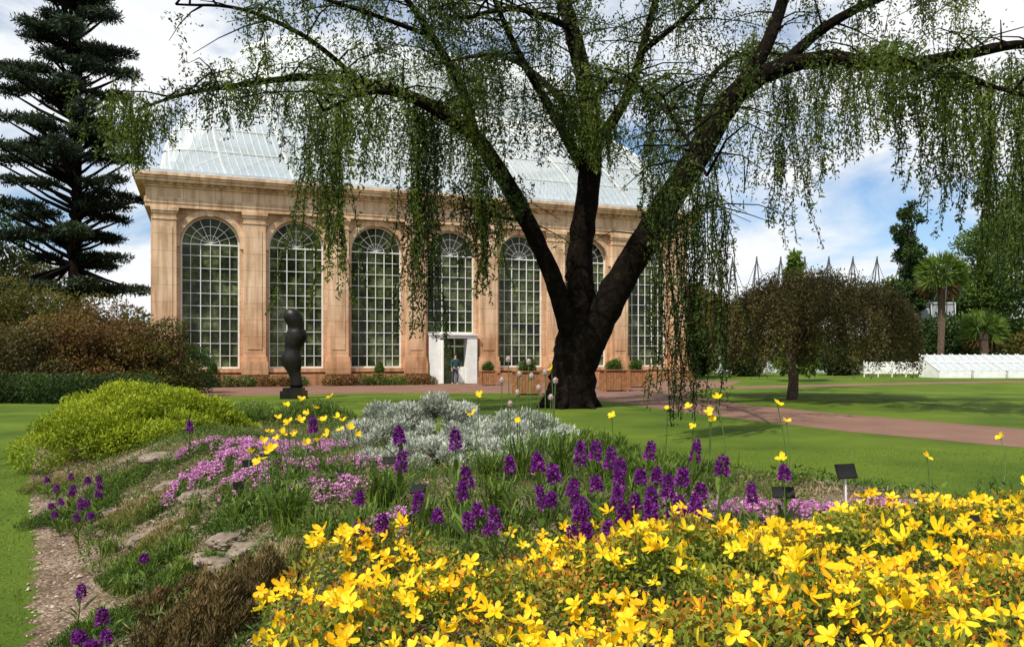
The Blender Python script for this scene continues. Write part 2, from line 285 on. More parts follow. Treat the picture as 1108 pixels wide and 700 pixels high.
for i,c in enumerate(cent):
    aa=Acc();A1=arc(hw+.02,c);A2=arc(hw+.32,c)
    for k in range(NA):
        p,q,r_,s_=A1[k],A1[k+1],A2[k+1],A2[k]
        V=[(t[0],y,t[1]) for y in (-.08,-.003) for t in (p,q,r_,s_)];aa.add(V,[(0,1,2,3),(3,2,6,7),(0,4,5,1)])
    aa.box(c-hw-.36,c-hw-.0,-.12,-.003,spr-.22,spr-.003);aa.box(c+hw,c+hw+.36,-.12,-.003,spr-.22,spr-.003)
    aa.add([(c-.14,-.14,spr+hw-.03),(c+.14,-.14,spr+hw-.03),(c+.2,-.14,spr+hw+.29),(c-.2,-.14,spr+hw+.29),(c-.14,-.003,spr+hw-.03),(c+.14,-.003,spr+hw-.03),(c+.2,-.003,spr+hw+.29),(c-.2,-.003,spr+hw+.29)],[(0,1,2,3),(0,4,5,1),(1,5,6,2),(2,6,7,3),(0,3,7,4)])
    aa.obj('arch_moulding',m_trim,B)
    zb=sill if i!=3 else 3.0
    g=Acc();A=arc(hw,c);V=[(c-hw,.5,zb)]+[(x,.5,z) for x,z in A]+[(c+hw,.5,zb)];g.add(V,[tuple(range(len(V)))])
    wo=g.obj('window',m_wglass,B)
    f=Acc();y0,y1=.40,.47
    f.bar((c-hw+.04,zb),(c-hw+.04,spr),.08,y0,y1);f.bar((c+hw-.04,zb),(c+hw-.04,spr),.08,y0,y1);f.bar((c-hw,zb+.05),(c+hw,zb+.05),.1,y0-.003,y1)
    A=arc(hw-.04,c)
    for k in range(NA): f.bar(A[k],A[k+1],.08,y0,y1)
    for j in range(1,6):
        x=c-hw+j*.5; f.bar((x,zb),(x,spr),.028 if j%2 else .045,y0+.01,y1)
    zz=zb+.7
    while zz<spr-.2: f.bar((c-hw,zz),(c+hw,zz),.028,y0+.016,y1);zz+=.68
    f.bar((c-hw,spr),(c+hw,spr),.07,y0-.006,y1)
    for rr in (.5,1.0):
        R=arc(rr,c)
        for k in range(NA): f.bar(R[k],R[k+1],.03,y0+.013,y1)
    for t in np.linspace(0,math.pi,9)[1:-1]: f.bar((c,spr+.05),(c+hw*math.cos(t),spr+hw*math.sin(t)),.03,y0+.02,y1)
    f.obj('frame',m_white,wo)
    if i!=3:
        s=Acc();s.box(c-hw-.15,c+hw+.15,-.2,-.003,sill-.2,sill-.003);s.obj('sill',m_trim,wo)
# porch door
c=cent[3];a=Acc();a.box(c-1.46,c-.85,-.45,.45,0,2.7);a.box(c+.85,c+1.46,-.45,.45,0,2.7);a.box(c-1.46,c+1.46,-.45,.45,2.703,2.88);a.box(c-1.5,c+1.5,-.55,.45,2.883,2.97)
dr=a.obj('door',m_white,B)
a=Acc();a.box(c-.84,c+.84,.3,.33,0.0,2.7);a.obj('doorway_glass',m_wglass,dr)
a=Acc();a.box(c-.84,c-.77,-.9,.0,0.02,2.6);a.box(c+.2,c+.26,.2,.28,0.02,2.69);a.box(c-.84,c+.84,.2,.28,2.2,2.28);a.box(c+.3,c+.83,.2,.27,.02,1.0);a.obj('door_leaf',m_white,dr)
# domed roof, rounded in plan
def rrect(ins,rc,M):
    A_=BL/2-ins;B_=BD/2-ins;rc=min(rc,B_-.01,A_-.01);ctr=[(A_-rc,B_-rc,0),(-(A_-rc),B_-rc,math.pi/2),(-(A_-rc),-(B_-rc),math.pi),(A_-rc,-(B_-rc),1.5*math.pi)]
    P=[]
    for cx,cy,t0 in ctr:
        for t in np.linspace(0,math.pi/2,12): P.append((cx+rc*math.cos(t0+t),cy+rc*math.sin(t0+t)))
    P.append(P[0]);P=np.array(P);cum=np.concatenate([[0],np.cumsum(np.hypot(*np.diff(P,axis=0).T))])
    s=np.linspace(0,cum[-1],M,endpoint=False);return np.stack([np.interp(s,cum,P[:,0])+BL/2,np.interp(s,cum,P[:,1])+BD/2],1)
MR=252;RC=lambda z:.5+.6*(z-11.42)
P1=[(.5+3.3*(1-math.cos(t)),11.42+5.6*math.sin(t)) for t in np.linspace(0,math.pi/2*.88,12)];i1,z1=P1[-1]
P2=[(i1,z1),(i1+.03,z1+1.0)]+[(i1+.03+4.6*(1-math.cos(t)),z1+1.0+4.6*math.sin(t)) for t in np.linspace(.06,math.pi/2*.95,12)]
g=Acc();rb=Acc()
for P in (P1,P2):
    R=[np.hstack([rrect(i_,RC(z_),MR),np.full((MR,1),z_)]) for i_,z_ in P];n=len(R)
    g.add(np.concatenate(R),[(k*MR+j,k*MR+(j+1)%MR,(k+1)*MR+(j+1)%MR,(k+1)*MR+j) for k in range(n-1) for j in range(MR)])
    arr=np.stack(R)
    for j in range(MR): rb.tube(arr[:,j]+[0,0,.03],.034 if j%9 else .1,4,cap=False)
    for k in range(0,n,2):
        Q=np.vstack([R[k],R[k][:1]])+[0,0,.02];rb.tube(Q,.045 if k else .12,4,cap=False)
    Rt=R[-1]
it,zt=P2[-1];g.add(Rt,[tuple(range(MR))])
rf=g.obj('roof',m_rglass,B);rb.obj('glazing_bars',m_white,rf)
a=Acc();q=np.hstack([rrect(i1-.1,RC(z1),MR),np.full((MR,1),z1+.05)]);q=np.vstack([q,q[:1]]);a.tube(q,.22,6,cap=False);a.box(it+.5,BL-it-.5,BD/2-.15,BD/2+.15,zt+.02,zt+.5);a.obj('roof_gutter',m_white,rf)
a=Acc()
for x in np.linspace(it+1,BL-it-1,9): a.lathe([(.12,zt+.5),(.15,zt+.6),(.05,zt+.75),(.13,zt+.95),(.02,zt+1.25)],x,BD/2,8)
a.obj('finials',m_white,rf)
# ---------------------------------------------------------------- weeping tree
base=W(620,441,25.2);base[2]=0
T=empty('weeping_tree',base);top(T,'large spreading weeping tree with dark forked trunk on the lawn','tree')
def limb(pts,k=6,sc=1.):
    P=np.array([W(p[0],p[1],p[2]) for p in pts]);R=np.array([p[3]*sc for p in pts])
    Q=smoothpath(np.hstack([P,R[:,None]]),k);return Q[:,:3],np.maximum(Q[:,3],.02)
limbs=[
 [(616,452,25.2,.96),(617,440,25.2,.84),(619,415,25.2,.75),(622,380,25.2,.68),(627,350,25.2,.58),(629,320,25.2,.46),(627,285,25.3,.41),(633,230,25.4,.37),(640,165,25.5,.34),(634,95,25.6,.3),(618,30,25.8,.25),(600,-40,26,.2),(588,-110,26,.12)],
 [(624,405,25.1,.5),(642,362,24.9,.5),(673,302,24.7,.46),(716,230,24.5,.43),(757,165,24.3,.4),(795,103,24,.35),(842,74,23.8,.27),(900,64,23.5,.22),(970,70,23.2,.19),(1040,60,23,.16),(1110,48,22.8,.12),(1190,60,22.6,.06)],
 [(618,362,25.0,.36),(598,300,24.8,.28),(572,243,24.6,.27),(545,193,24.4,.26),(515,150,24.2,.23),(482,123,24,.19),(440,102,23.8,.15),(390,88,23.5,.12),(330,84,23.2,.1),(260,92,23,.07),(200,102,22.8,.05),(150,118,22.6,.035)],
 [(795,103,24,.25),(828,52,24.2,.21),(850,-10,24.5,.17),(868,-90,25,.1)],
 [(842,74,23.8,.18),(900,25,23.5,.14),(980,-10,23,.1),(1070,-8,22.5,.06)],
 [(515,150,24.2,.17),(497,92,24,.14),(468,40,23.5,.11),(432,-10,23,.08),(390,-50,23,.05)],
 [(636,190,25.4,.2),(596,118,25,.14),(562,60,24.5,.11),(535,0,24,.07),(510,-60,24,.05)],
 [(640,165,25.5,.2),(678,105,25.8,.16),(700,35,26,.12),(722,-50,26,.07)],
 [(638,130,25.6,.14),(655,90,23,.1),(690,95,20,.08),(730,130,17.5,.05),(765,190,15.5,.03)],
 [(640,165,25.5,.15),(600,100,28,.12),(540,60,31,.09),(470,70,33,.05)],
 [(757,165,24.3,.14),(760,100,28,.11),(800,60,31,.08),(870,60,33,.05)],
 [(515,150,24.2,.13),(450,110,21,.09),(400,100,18.5,.06),(350,120,17,.03)],
 [(900,64,23.5,.13),(980,70,20,.09),(1060,90,18,.06),(1130,110,17,.03)],
 [(390,88,23.5,.08),(330,40,23,.07),(260,10,22.5,.05),(190,5,22,.03)],
 [(468,40,23.5,.08),(400,15,23,.06),(320,-10,22,.04)],
 [(690,285,24.7,.09),(735,240,23,.06),(775,215,22,.03)],
 [(576,240,24.6,.07),(540,235,23.5,.04),(505,225,22.5,.03)],
 [(690,60,26,.1),(740,20,25,.07),(790,-30,24,.04)],
 [(432,-10,23,.07),(480,-20,20,.05),(540,-10,18,.03)],
 [(618,30,25.8,.12),(560,10,22,.08),(500,20,19.5,.04)],
]
tr=Acc();LP=[]
for i,l in enumerate(limbs):
    P,R=limb(l);tr.tube(P,R,14 if i<3 else 8,wob=.05 if i<3 else .02);LP.append((P,R))
for t in np.linspace(0,2*math.pi,6,endpoint=False):
    d=np.array([math.cos(t+.2),math.sin(t+.2),0]);b0=base-np.array([.1,0,0]);tr.tube([b0+d*.45+[0,0,.7],b0+d*.65+[0,0,.3],b0+d*.88+[0,0,.06],b0+d*1.1+[0,0,-.15]],[.24,.2,.15,.08],8)
ex=[60,110,150,200,240,280,320,345,365,385,430,452,470,500,520,545,565,590,650,690,715,740,765,785,805,845,880,920,960,1000,1050,1080,1110,1250]
ey=[160,170,190,130,150,130,190,345,350,205,195,415,300,210,355,260,210,175,190,205,300,260,400,330,170,285,235,180,170,215,250,340,320,340]
lv=Acc();C=[];D_=[];A_=[];starts=[]
def pxy(p): return 554+p[0]/p[1]*F, 386-(p[2]-CZ)/p[1]*F
for i,(P,R) in enumerate(LP):
    seglen=np.linalg.norm(np.diff(P,axis=0),axis=1);cum=np.concatenate([[0],np.cumsum(seglen)])
    s0=cum[-1]*(.5 if i==0 else .5 if i==1 else .35 if i==2 else .15)
    n=int((cum[-1]-s0)/.32)
    for s in np.linspace(s0,cum[-1],max(n,3)):
        p=np.array([np.interp(s,cum,P[:,k]) for k in range(3)])
        th=random.uniform(0,2*math.pi);d=np.array([math.cos(th),math.sin(th),0]);L=random.uniform(.8,3.0);rise=random.uniform(-.1,.9)
        q=[p+d*L*t+np.array([0,0,rise*math.sin(t*2.2)-t*t*L*.22]) for t in (0,.33,.66,1)]
        tr.tube(q,[.035,.022,.015,.008],5,cap=False)
        Q=smoothpath(q,5)
        for pt in Q[2::2]:
            thr=.0 if p[2]<13 else -.1
            if mn.noise(Vector(pt)*.5+Vector((3,1,7)))>thr+random.uniform(-.12,.08): starts.append(pt+rng.normal(size=3)*.06)
for (px,yt,D,n,sp) in [(345,120,22.5,18,.22),(364,130,22,10,.14),(455,120,22.5,19,.14),(468,130,22,8,.09),(520,170,23,14,.16),(765,190,15.6,20,.18),(722,200,15.2,18,.18),(745,240,15.4,9,.2),(780,230,16,8,.12),(850,90,23,16,.26),(1085,80,21,30,.55),(1060,90,20,16,.5),(385,100,22,9,.25),(140,118,22.6,40,.55),(170,115,22.7,22,.4),(705,150,24,8,.3),(1030,80,22,14,.3),(420,110,21,10,.3),(930,90,21,10,.25),(975,80,21,12,.25),(640,120,23.5,28,.45),(615,80,24,18,.5),(560,200,24,10,.25),(250,85,22.5,8,.35),(300,85,22.5,10,.35),(500,60,22,12,.4),(880,80,23,12,.25)]:
    for k in range(n):
        p=W(px,yt,D)+np.array([rng.normal()*sp,rng.normal()*sp*1.5,rng.normal()*.25]);starts.append(('x',p))
tw=0
for st in starts:
    force=isinstance(st,tuple); p=st[1] if force else st
    X_,Y_=pxy(p)
    tgt=np.interp(X_,ex,ey); zt_=CZ-(tgt-386)/F*p[1]
    near=force and 690<X_<800 and p[1]<17
    if near: zt_=max(CZ-(random.uniform(360,480)-386)/F*p[1],.2)
    full=max(p[2]-zt_,.6)
    if near: L=full*random.uniform(.85,1.0)
    elif force: L=full*random.uniform(.55,1.0)
    else: L=min(full,random.uniform(.4,1.9)) if random.random()<.92 else min(full,4.5)*random.uniform(.4,.9)
    if p[2]>13: L=min(L,2)
    n=max(int(L/.05),6);t=np.linspace(0,1,n);dr_=rng.normal(size=2)*(.2 if not near else .1)*L**.5
    ph=random.uniform(0,6);pts=np.stack([p[0]+dr_[0]*t+.06*np.sin(ph+t*L*3),p[1]+dr_[1]*t,p[2]-L*t],1)
    tw+=1
    if tw%3==0 or force: tr.tube(pts[::max(n//5,1)],.01,3,cap=False)
    dens=2 if not force else 4
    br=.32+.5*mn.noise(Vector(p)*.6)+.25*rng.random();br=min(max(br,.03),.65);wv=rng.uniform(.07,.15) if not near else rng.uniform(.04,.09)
    for q in range(dens):
        env=(.6+.6*np.sin(t*L*4+ph))*(1.2-.8*t)
        c_=pts+rng.normal(size=pts.shape)*np.array([wv,wv,.05])*np.maximum(env,.3)[:,None]
        keep=rng.random(n)<.70+.3*np.sin(t*L*4+ph)
        C.append(c_[keep]);d=rng.normal(size=pts.shape)*.7+np.array([0,0,-.7]);D_.append(unit(d)[keep])
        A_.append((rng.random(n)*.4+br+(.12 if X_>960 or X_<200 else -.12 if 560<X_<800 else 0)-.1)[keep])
    if not force:
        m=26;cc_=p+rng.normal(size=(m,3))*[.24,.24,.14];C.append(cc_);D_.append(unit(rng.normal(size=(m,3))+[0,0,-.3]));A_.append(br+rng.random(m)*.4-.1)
C=np.concatenate(C);D_=np.concatenate(D_);A_=np.concatenate(A_)
sz=np.where(C[:,1]<17.5,.65,1.0)
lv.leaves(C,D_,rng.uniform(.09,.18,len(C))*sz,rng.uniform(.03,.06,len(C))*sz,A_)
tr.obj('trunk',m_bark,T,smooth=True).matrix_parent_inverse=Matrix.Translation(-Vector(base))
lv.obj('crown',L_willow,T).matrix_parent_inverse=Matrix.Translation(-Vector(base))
# ---------------------------------------------------------------- generic trees
def tree(name,x,y,h,tr_r,clumps,n,L,Wd,mat,label,bark=m_bark2,th=None,group=None,fill=.4,up=0.):
    e=empty(name,(x,y,0));top(e,label,'tree',group);a=Acc();th=th or h*.6
    a.tube(smoothpath([(0,0,-.1),(.05*th*.3,0,th*.4),(0,.03*th,th)],5),np.linspace(tr_r,tr_r*.35,11),9,wob=.04)
    for c in clumps:
        c=np.array(c);s=np.array([0,0,min(th*.9,max(c[2]-.4*abs(c[0])-.5,th*.3))])
        a.tube([s,(s+c[:3])/2+[0,0,-.1],c[:3]],[tr_r*.3,tr_r*.2,tr_r*.08],5,cap=False)
    a.obj('trunk',bark,e,smooth=True);l=Acc();cloud(l,clumps,n,L,Wd,fill=fill,up=up);l.obj('crown',mat,e);return e
cl=[];x0,y0=W(76,0,45)[0],45.
zz=5.4
while zz<22.6:
    r=np.interp(zz,[5.8,9,12,16,19,23],[3.6,4.0,4.3,4.0,3.2,1.4]);t0=random.uniform(0,6)
    for k in range(6):
        t=t0+k*1.05+random.uniform(-.4,.4);L_=r*random.uniform(.45,1.12);dz=random.uniform(-.25,.25)
        if random.random()<(.35 if zz<8 else .12): continue
        for f in ((.45,.75,1.0) if L_>2.2 else (.6,1.0)):
            s=random.uniform(.7,1.1)*(1.08-.3*f)*min(1,r/2.5+.25);cl.append((L_*f*math.cos(t),L_*f*math.sin(t),zz+dz+.35*f-.3*f*f,.95*s,.95*s,.30*s))
    zz+=random.uniform(1.15,1.6)
cl.append((0,0,22.8,.7,.7,.5))
tree('pine_tree',x0,y0,22,.42,cl,100000,.26,.07,L_pine,'tall dark evergreen pine with layered branches',bark=m_bark,th=22.5,fill=.9,up=.4)
e=empty('small_weeping_tree',(10.55,30,0));top(e,'small mushroom-shaped weeping tree with bronze olive leaves on lawn','tree')
a=Acc();a.tube(smoothpath([(0,0,-.1),(.05,0,.7),(-.05,0,1.5),(.2,0,2.6),(.5,0,3.6)],4),np.linspace(.22,.08,17),8,wob=.05);l=Acc()
for k in range(900):
    t=random.uniform(0,6.28);u=random.random()**.5;r=u*3.55*(1+.1*math.sin(3*t+1)+.05*math.sin(8*t));z0=4.7-.55*u*u*2.5+random.uniform(-.35,.2)+.2*math.sin(5*t+2*u*3)
    p=np.array([.75+r*math.cos(t),r*math.sin(t),z0])
    if k%16==0: a.tube(smoothpath([(0,0,1.6),(.3*p[0],.3*p[1],3.2),p],3),np.linspace(.07,.015,7),4,cap=False)
    L=random.uniform(.4,1.1)+(1.7*random.random() if u>.75 else 0);L=min(L,z0-1.0);n=int(L/.04)
    if n<4: continue
    tt=np.linspace(0,1,n);pts=np.stack([p[0]+.25*np.cos(t)*tt*L*.4+rng.normal()*.1*tt,p[1]+.25*np.sin(t)*tt*L*.4+0*tt,p[2]-L*tt],1);br=random.random()*.4
    for q in range(3):
        l.leaves(pts+rng.normal(size=pts.shape)*.1,unit(rng.normal(size=pts.shape)+[0,0,-.6]),rng.uniform(.07,.14,n),.045,.1+.4*rng.random(n)+br)
a.obj('trunk',m_bark2,e,smooth=True);l.obj('crown',L_olive,e)
def clump(n,rx,ry,z0,z1,s0,s1,shape=lambda f:1):
    o=[]
    for k in range(n):
        f=random.random();z=z0+(z1-z0)*f;t=random.uniform(0,6.28);sf=shape(f);rr=math.sqrt(random.random())*sf;s=random.uniform(s0,s1)*(.35+.65*sf)
        o.append((rx*rr*math.cos(t),ry*rr*math.sin(t),z,s,s,s*.85))
    return o
rnd=lambda f:math.sqrt(max(.05,1-(2*f-1)**2*.9)); con=lambda f:max(.1,(1-f)**.7); pop=lambda f:max(.2,math.sin(math.pi*min(1,f*.9+.1))**.6)
def at(px,D): return (px-554)/F*D
for px,D,h,rx,mat,sh,lab,n in [(984,76,17.5,1.7,L_dgreen,pop,'tall narrow dark conifer beyond the far lawn',15000),(1090,80,20,4,L_mgreen,rnd,'tall leafy green tree beyond the cold frames',14000),(1062,92,16,4.5,L_dgreen,rnd,'rounded dark green tree behind a palm',10000),(1040,84,10.5,3.2,L_mgreen,rnd,'rounded fresh green tree behind a palm',9000),(940,88,9.5,3,L_dgreen,rnd,'dark green tree behind the glasshouse frames',8000),(966,80,10,2.4,L_mgreen,rnd,'fresh green tree beside narrow conifer',8000),(1005,86,12,3.4,L_dgreen,rnd,'dark green tree beside narrow conifer',9000),(860,52,8.6,1.5,L_mgreen,con,'light green young tree behind weeping tree',8000),(1150,70,17,5,L_dgreen,rnd,'broad dark green tree at lawn edge',9000),(755,72,8.5,2.2,L_brown,rnd,'bronze-leaved tree beside the palm house',8000),(8,60,9,6,L_yolive,rnd,'broad olive tree behind dense shrubs',9000),(-40,55,14,5,L_dgreen,rnd,'dark green tree at the garden edge',7000)]:
    tree('background_tree',at(px,D),D,h,.25,clump(60 if sh is pop else 40,rx,rx,h*.3 if sh is rnd else h*.08,h*.94,rx*.3,rx*.5,sh),n,.34,.18,mat,lab,fill=.5)
def palm(px,D,h,r,lab):
    e=empty('palm_tree',(at(px,D),D,0));top(e,lab,'palm tree');a=Acc();a.tube([(0,0,-.1),(.1,0,h*.5),(0,0,h-.6)],[.26,.26,.34],9,wob=.15);a.obj('trunk',m_bark2,e);l=Acc()
    for k in range(52):
        t=random.uniform(0,6.28);el=random.uniform(-1.0,1.3);d=np.array([math.cos(t)*math.cos(el),math.sin(t)*math.cos(el),math.sin(el)]);c0=np.array([0,0,h-.6])+d*r*.5
        for q in range(18):
            dd=unit((d+rng.normal(size=3)*.5)[None])[0];l.leaves(np.array([c0]),unit(np.array([dd+[0,0,-.2]])),r*.55,.12,(.1 if el<-.4 else .5)+.3*random.random(),0 if el>-.4 else 1)
    l.obj('crown',[L_mgreen,L_brown],e)
palm(1018,64,8.6,2.2,'tall fan palm with shaggy brown trunk on far lawn');palm(1064,66,4.2,2.0,'short fan palm among dark shrubs')
def shrub(name,x,y,clumps,n,L,Wd,mat,label,fill=.35,up=0.,cat='shrub',group=None,out=.6):
    e=Acc();cloud(e,np.array(clumps)+np.array([x,y,0,0,0,0]),n,L,Wd,fill=fill,up=up,out=out);z=float(max(H(x,y),0))
    o=e.obj(name,mat,loc=(x,y,z));return top(o,label,cat,group)
def lumps(n,rx,ry,h,s0,s1):
    o=[]
    for k in range(n):
        t=random.uniform(0,6.28);u=math.sqrt(random.random());zz=random.random()*h*math.sqrt(max(0,1-u*u*.9));s=random.uniform(s0,s1);o.append((rx*u*math.cos(t),ry*u*math.sin(t),max(zz,s*.4),s*1.2,s,s*.75))
    return o
shrub('olive_shrub',-19.6,33,lumps(80,3.6,2,5.2,.6,1.1),50000,.15,.06,L_yolive,'large mounded olive green shrub beside the lawn',.35)
shrub('bronze_shrub',-16.2,31,lumps(60,2.7,1.4,3.9,.5,.9),36000,.13,.05,L_brown,'rounded reddish bronze shrub in front of taller shrub',.35)
shrub('olive_shrub',-14.2,31.5,lumps(30,1.3,1.1,3.0,.4,.7),16000,.13,.05,L_yolive,'upright olive shrub beside bronze shrub',.35)
shrub('olive_shrub',-18.4,29.3,lumps(30,2.2,1.1,2.8,.5,.8),20000,.13,.05,L_olive,'rusty olive shrub behind clipped hedge',.35)
shrub('green_shrub',-14.2,35,lumps(18,.9,.9,2.1,.4,.6),9000,.11,.05,L_dgreen,'small rounded dark green shrub near the building corner')
a=Acc();cl=[(-19+k*.7,27.6+random.uniform(-.15,.15),.45,.6,.7,.55) for k in range(10)];cloud(a,cl,16000,.09,.05,fill=.2);top(a.obj('hedge',L_dgreen,loc=(-16,27.6,0)),'low clipped green hedge along the path','hedge')
bs=[]
for k in range(66):
    t=random.uniform(0,6.28);u=math.sqrt(random.random());s=random.uniform(.24,.42);bs.append((1.5*u*math.cos(t),1.2*u*math.sin(t),.22+.74*(1-u*u*.95),s,s,s*.72))
shrub('lime_shrub',-5.5,11.9,bs,90000,.055,.02,L_lime,'wide low mounded lime green shrub at bed edge',.25,up=.6)
shrub('green_shrub',-4.6,15.2,lumps(18,1.1,.9,.6,.3,.45),14000,.08,.025,L_mgreen,'low spreading green shrub behind lime mound',.25,up=.5)
def mound(cx,cy,rx,ry,h,n,s):
    o=[]
    for k in range(n):
        t=random.uniform(0,6.28);u=math.sqrt(random.random());zz=float(H(cx,cy))+h*(1-u*u*.75)*random.uniform(.8,1.1)-s*.4;q=s*random.uniform(.6,1.2);o.append((rx*u*math.cos(t),ry*u*math.sin(t),zz,q,q,q*.8))
    return o
shrub('silver_shrub',-.95,8.8,mound(-.95,8.8,.9,.7,.52,60,.13),30000,.05,.014,L_silver,'silvery grey leaved shrub mound in the flower bed',.4,up=1.0)
shrub('silver_shrub',.1,8.3,mound(.1,8.3,.75,.7,.38,50,.12),26000,.05,.014,L_silver,'lower silvery grey shrub spreading over gravel',.4,up=1.)
shrub('silver_shrub',-.4,7.1,mound(-.4,7.1,.95,.5,.2,40,.1),15000,.05,.014,L_silver,'low silver-leaved mat beside grassy tufts',.4,up=1.)
# ---------------------------------------------------------------- yellow flower patch
YP=np.array([(-.55,1.1),(-.74,2.3),(-1.02,3.2),(-.7,3.55),(0,3.6),(.6,3.7),(1.5,4.0),(2.4,4.35),(3.3,4.55),(3.9,3.8),(2.9,1.8),(1.6,1.1),(.5,.9)])
def inpoly(P,x,y):
    ins=np.zeros(x.shape,bool);n=len(P)
    for i in range(n):
        a,b=P[i],P[(i+1)%n];ins^=((a[1]>y)!=(b[1]>y))&(x<(b[0]-a[0])*(y-a[1])/(b[1]-a[1]+1e-12)+a[0])
    return ins
def sample(P,n):
    lo=P.min(0);hi=P.max(0);q=lo+(hi-lo)*rng.random((n*4,2));q=q[inpoly(P,q[:,0],q[:,1])];return q[:n]
def canopy(x,y): return H(x,y)+.185+.055*np.sin(4.3*x+1.7*y)+.055*np.sin(7.1*y-3.3*x)+.045*np.sin(13*x+2)*np.sin(11*y)
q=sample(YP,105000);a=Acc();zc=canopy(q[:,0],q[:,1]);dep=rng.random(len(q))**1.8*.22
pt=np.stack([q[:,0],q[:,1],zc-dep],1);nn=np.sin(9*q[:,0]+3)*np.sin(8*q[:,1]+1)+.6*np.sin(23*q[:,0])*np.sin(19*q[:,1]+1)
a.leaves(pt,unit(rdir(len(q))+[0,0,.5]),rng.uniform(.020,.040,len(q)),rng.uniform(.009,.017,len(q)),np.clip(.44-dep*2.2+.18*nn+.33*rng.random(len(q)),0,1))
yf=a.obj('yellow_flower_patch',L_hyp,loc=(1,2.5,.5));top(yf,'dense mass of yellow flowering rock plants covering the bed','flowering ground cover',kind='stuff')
YINV=Matrix.Translation(-Vector((1,2.5,.5)))
def petal_flower(acc,c,nrm,r,npet=5,wid=.42,cup=.25,a0=.5,m=0):
    nrm=nrm/np.linalg.norm(nrm);u=np.cross(nrm,[.3,.5,.81]);u/=np.linalg.norm(u);v=np.cross(nrm,u);r0=random.uniform(0,6.28)
    for k in range(npet):
        t=r0+k*2*math.pi/npet+random.uniform(-.15,.15);d=math.cos(t)*u+math.sin(t)*v;s=-math.sin(t)*u+math.cos(t)*v;rr=r*random.uniform(.8,1.15)
        cu=cup*random.uniform(.1,1.9);tw_=random.uniform(-.12,.12)
        L=[(0.03,.1,0),(.35,wid*.75,cu*.25),(.7,wid*random.uniform(.8,1.1),cu*.6),(.9,wid*.6,cu*.9),(1.0,.06,cu*random.uniform(.5,1.1))]
        V=[]
        for f,w_,h_ in L:
            V+= [c+d*rr*f+s*rr*w_/2+nrm*rr*(h_+.05+tw_*f),c+d*rr*f+nrm*rr*h_,c+d*rr*f-s*rr*w_/2+nrm*rr*(h_+.05-tw_*f)]
        Fc=[(3*i+j,3*i+j+1,3*i+j+4,3*i+j+3) for i in range(4) for j in range(2)]
        acc.add(V,Fc,a0+random.uniform(-.2,.2),m)
fl=Acc();pp=sample(YP,2150)
for p in pp:
    dn=mn.noise(Vector((p[0]*2.3,p[1]*2.3,5)))+.5*mn.noise(Vector((p[0]*6,p[1]*6,1)))
    if dn<-.12 and random.random()<.7: continue
    z=float(canopy(p[0],p[1]))+random.uniform(-.03,.055)
    nrm=np.array([random.gauss(0,.65)-.1,random.gauss(0,.6)-.55,1.0]);r=random.triangular(.018,.046,.036);c=np.array([p[0],p[1],z])
    petal_flower(fl,c,nrm,r,5 if random.random()<.85 else 4,.6,random.choice([.25,.35,.5,.9]),random.uniform(.25,.9))
    st=unit(nrm[None]/np.linalg.norm(nrm)+rng.normal(size=(16,3))*.4);fl.leaves(np.repeat(c[None],16,0),st,r*.5,r*.06,.95)
fl.obj('blossom',L_yellow,yf).matrix_parent_inverse=YINV
q=sample(YP,18000);fd=Acc();m_=(np.sin(3.7*q[:,0]+2)*np.sin(4.9*q[:,1])>-.5);q=q[m_];z=canopy(q[:,0],q[:,1])+rng.uniform(-.05,.03,len(q))
fd.leaves(np.stack([q[:,0],q[:,1],z],1),unit(rdir(len(q))+[0,0,.8]),rng.uniform(.012,.028,len(q)),rng.uniform(.007,.014,len(q)),rng.random(len(q)))
fd.obj('faded_blossom',L_orange,yf).matrix_parent_inverse=YINV
# ---------------------------------------------------------------- orchids
def orchid_mesh(seed):
    s=Acc();n=58;hh=[.10,.08,.11,.09,.10,.07][seed]
    for i in range(n):
        f=i/n;z=.315+hh*f;r=.037*(1-f**1.8*.8)*(1+.12*math.sin(i*1.7))+.005;t=i*2.399;d=np.array([math.cos(t),math.sin(t),.15]);c=np.array([d[0]*r*.45,d[1]*r*.45,z])
        for k in range(4):
            dd=unit((d+rng.normal(size=3)*.75+[0,0,-.1])[None]);s.leaves(c[None],dd,random.uniform(.012,.028),random.uniform(.009,.017),min(1,max(0,.2+.4*random.random()+.4*(1-f)*random.random())))
    for k in range(6): s.leaves(np.array([[0,0,.315+hh]]),unit(rng.normal(size=(1,3))*.5+[0,0,1]),.02,.008,.1)
    b_=Acc();b_.tube([(0,0,-.03),(0.004,0,.15),(0,0,.38)],[.005,.0045,.002],5)
    for k in range(9):
        t=random.uniform(0,6.28);e_=random.uniform(.5,1.2);d=np.array([math.cos(t)*math.cos(e_),math.sin(t)*math.cos(e_),math.sin(e_)]);L=random.uniform(.12,.22)
        s0=np.array([0,0,.02+.025*k]);sd_=np.array([-math.sin(t),math.cos(t),0])*.012
        V=[s0,s0+d*L*.4+sd_,s0+d*L*.4-sd_,s0+d*L*.8+sd_*.7+[0,0,-.01],s0+d*L*.8-sd_*.7+[0,0,-.01],s0+d*L+[0,0,-.03]];b_.add(V,[(0,1,2),(1,3,4,2),(3,5,4)],random.uniform(.3,.8))
    o1=b_.obj('orchid',L_mgreen);o2=s.obj('flower_spike',L_purple,o1);return o1,o2
variants=[orchid_mesh(i) for i in range(6)]
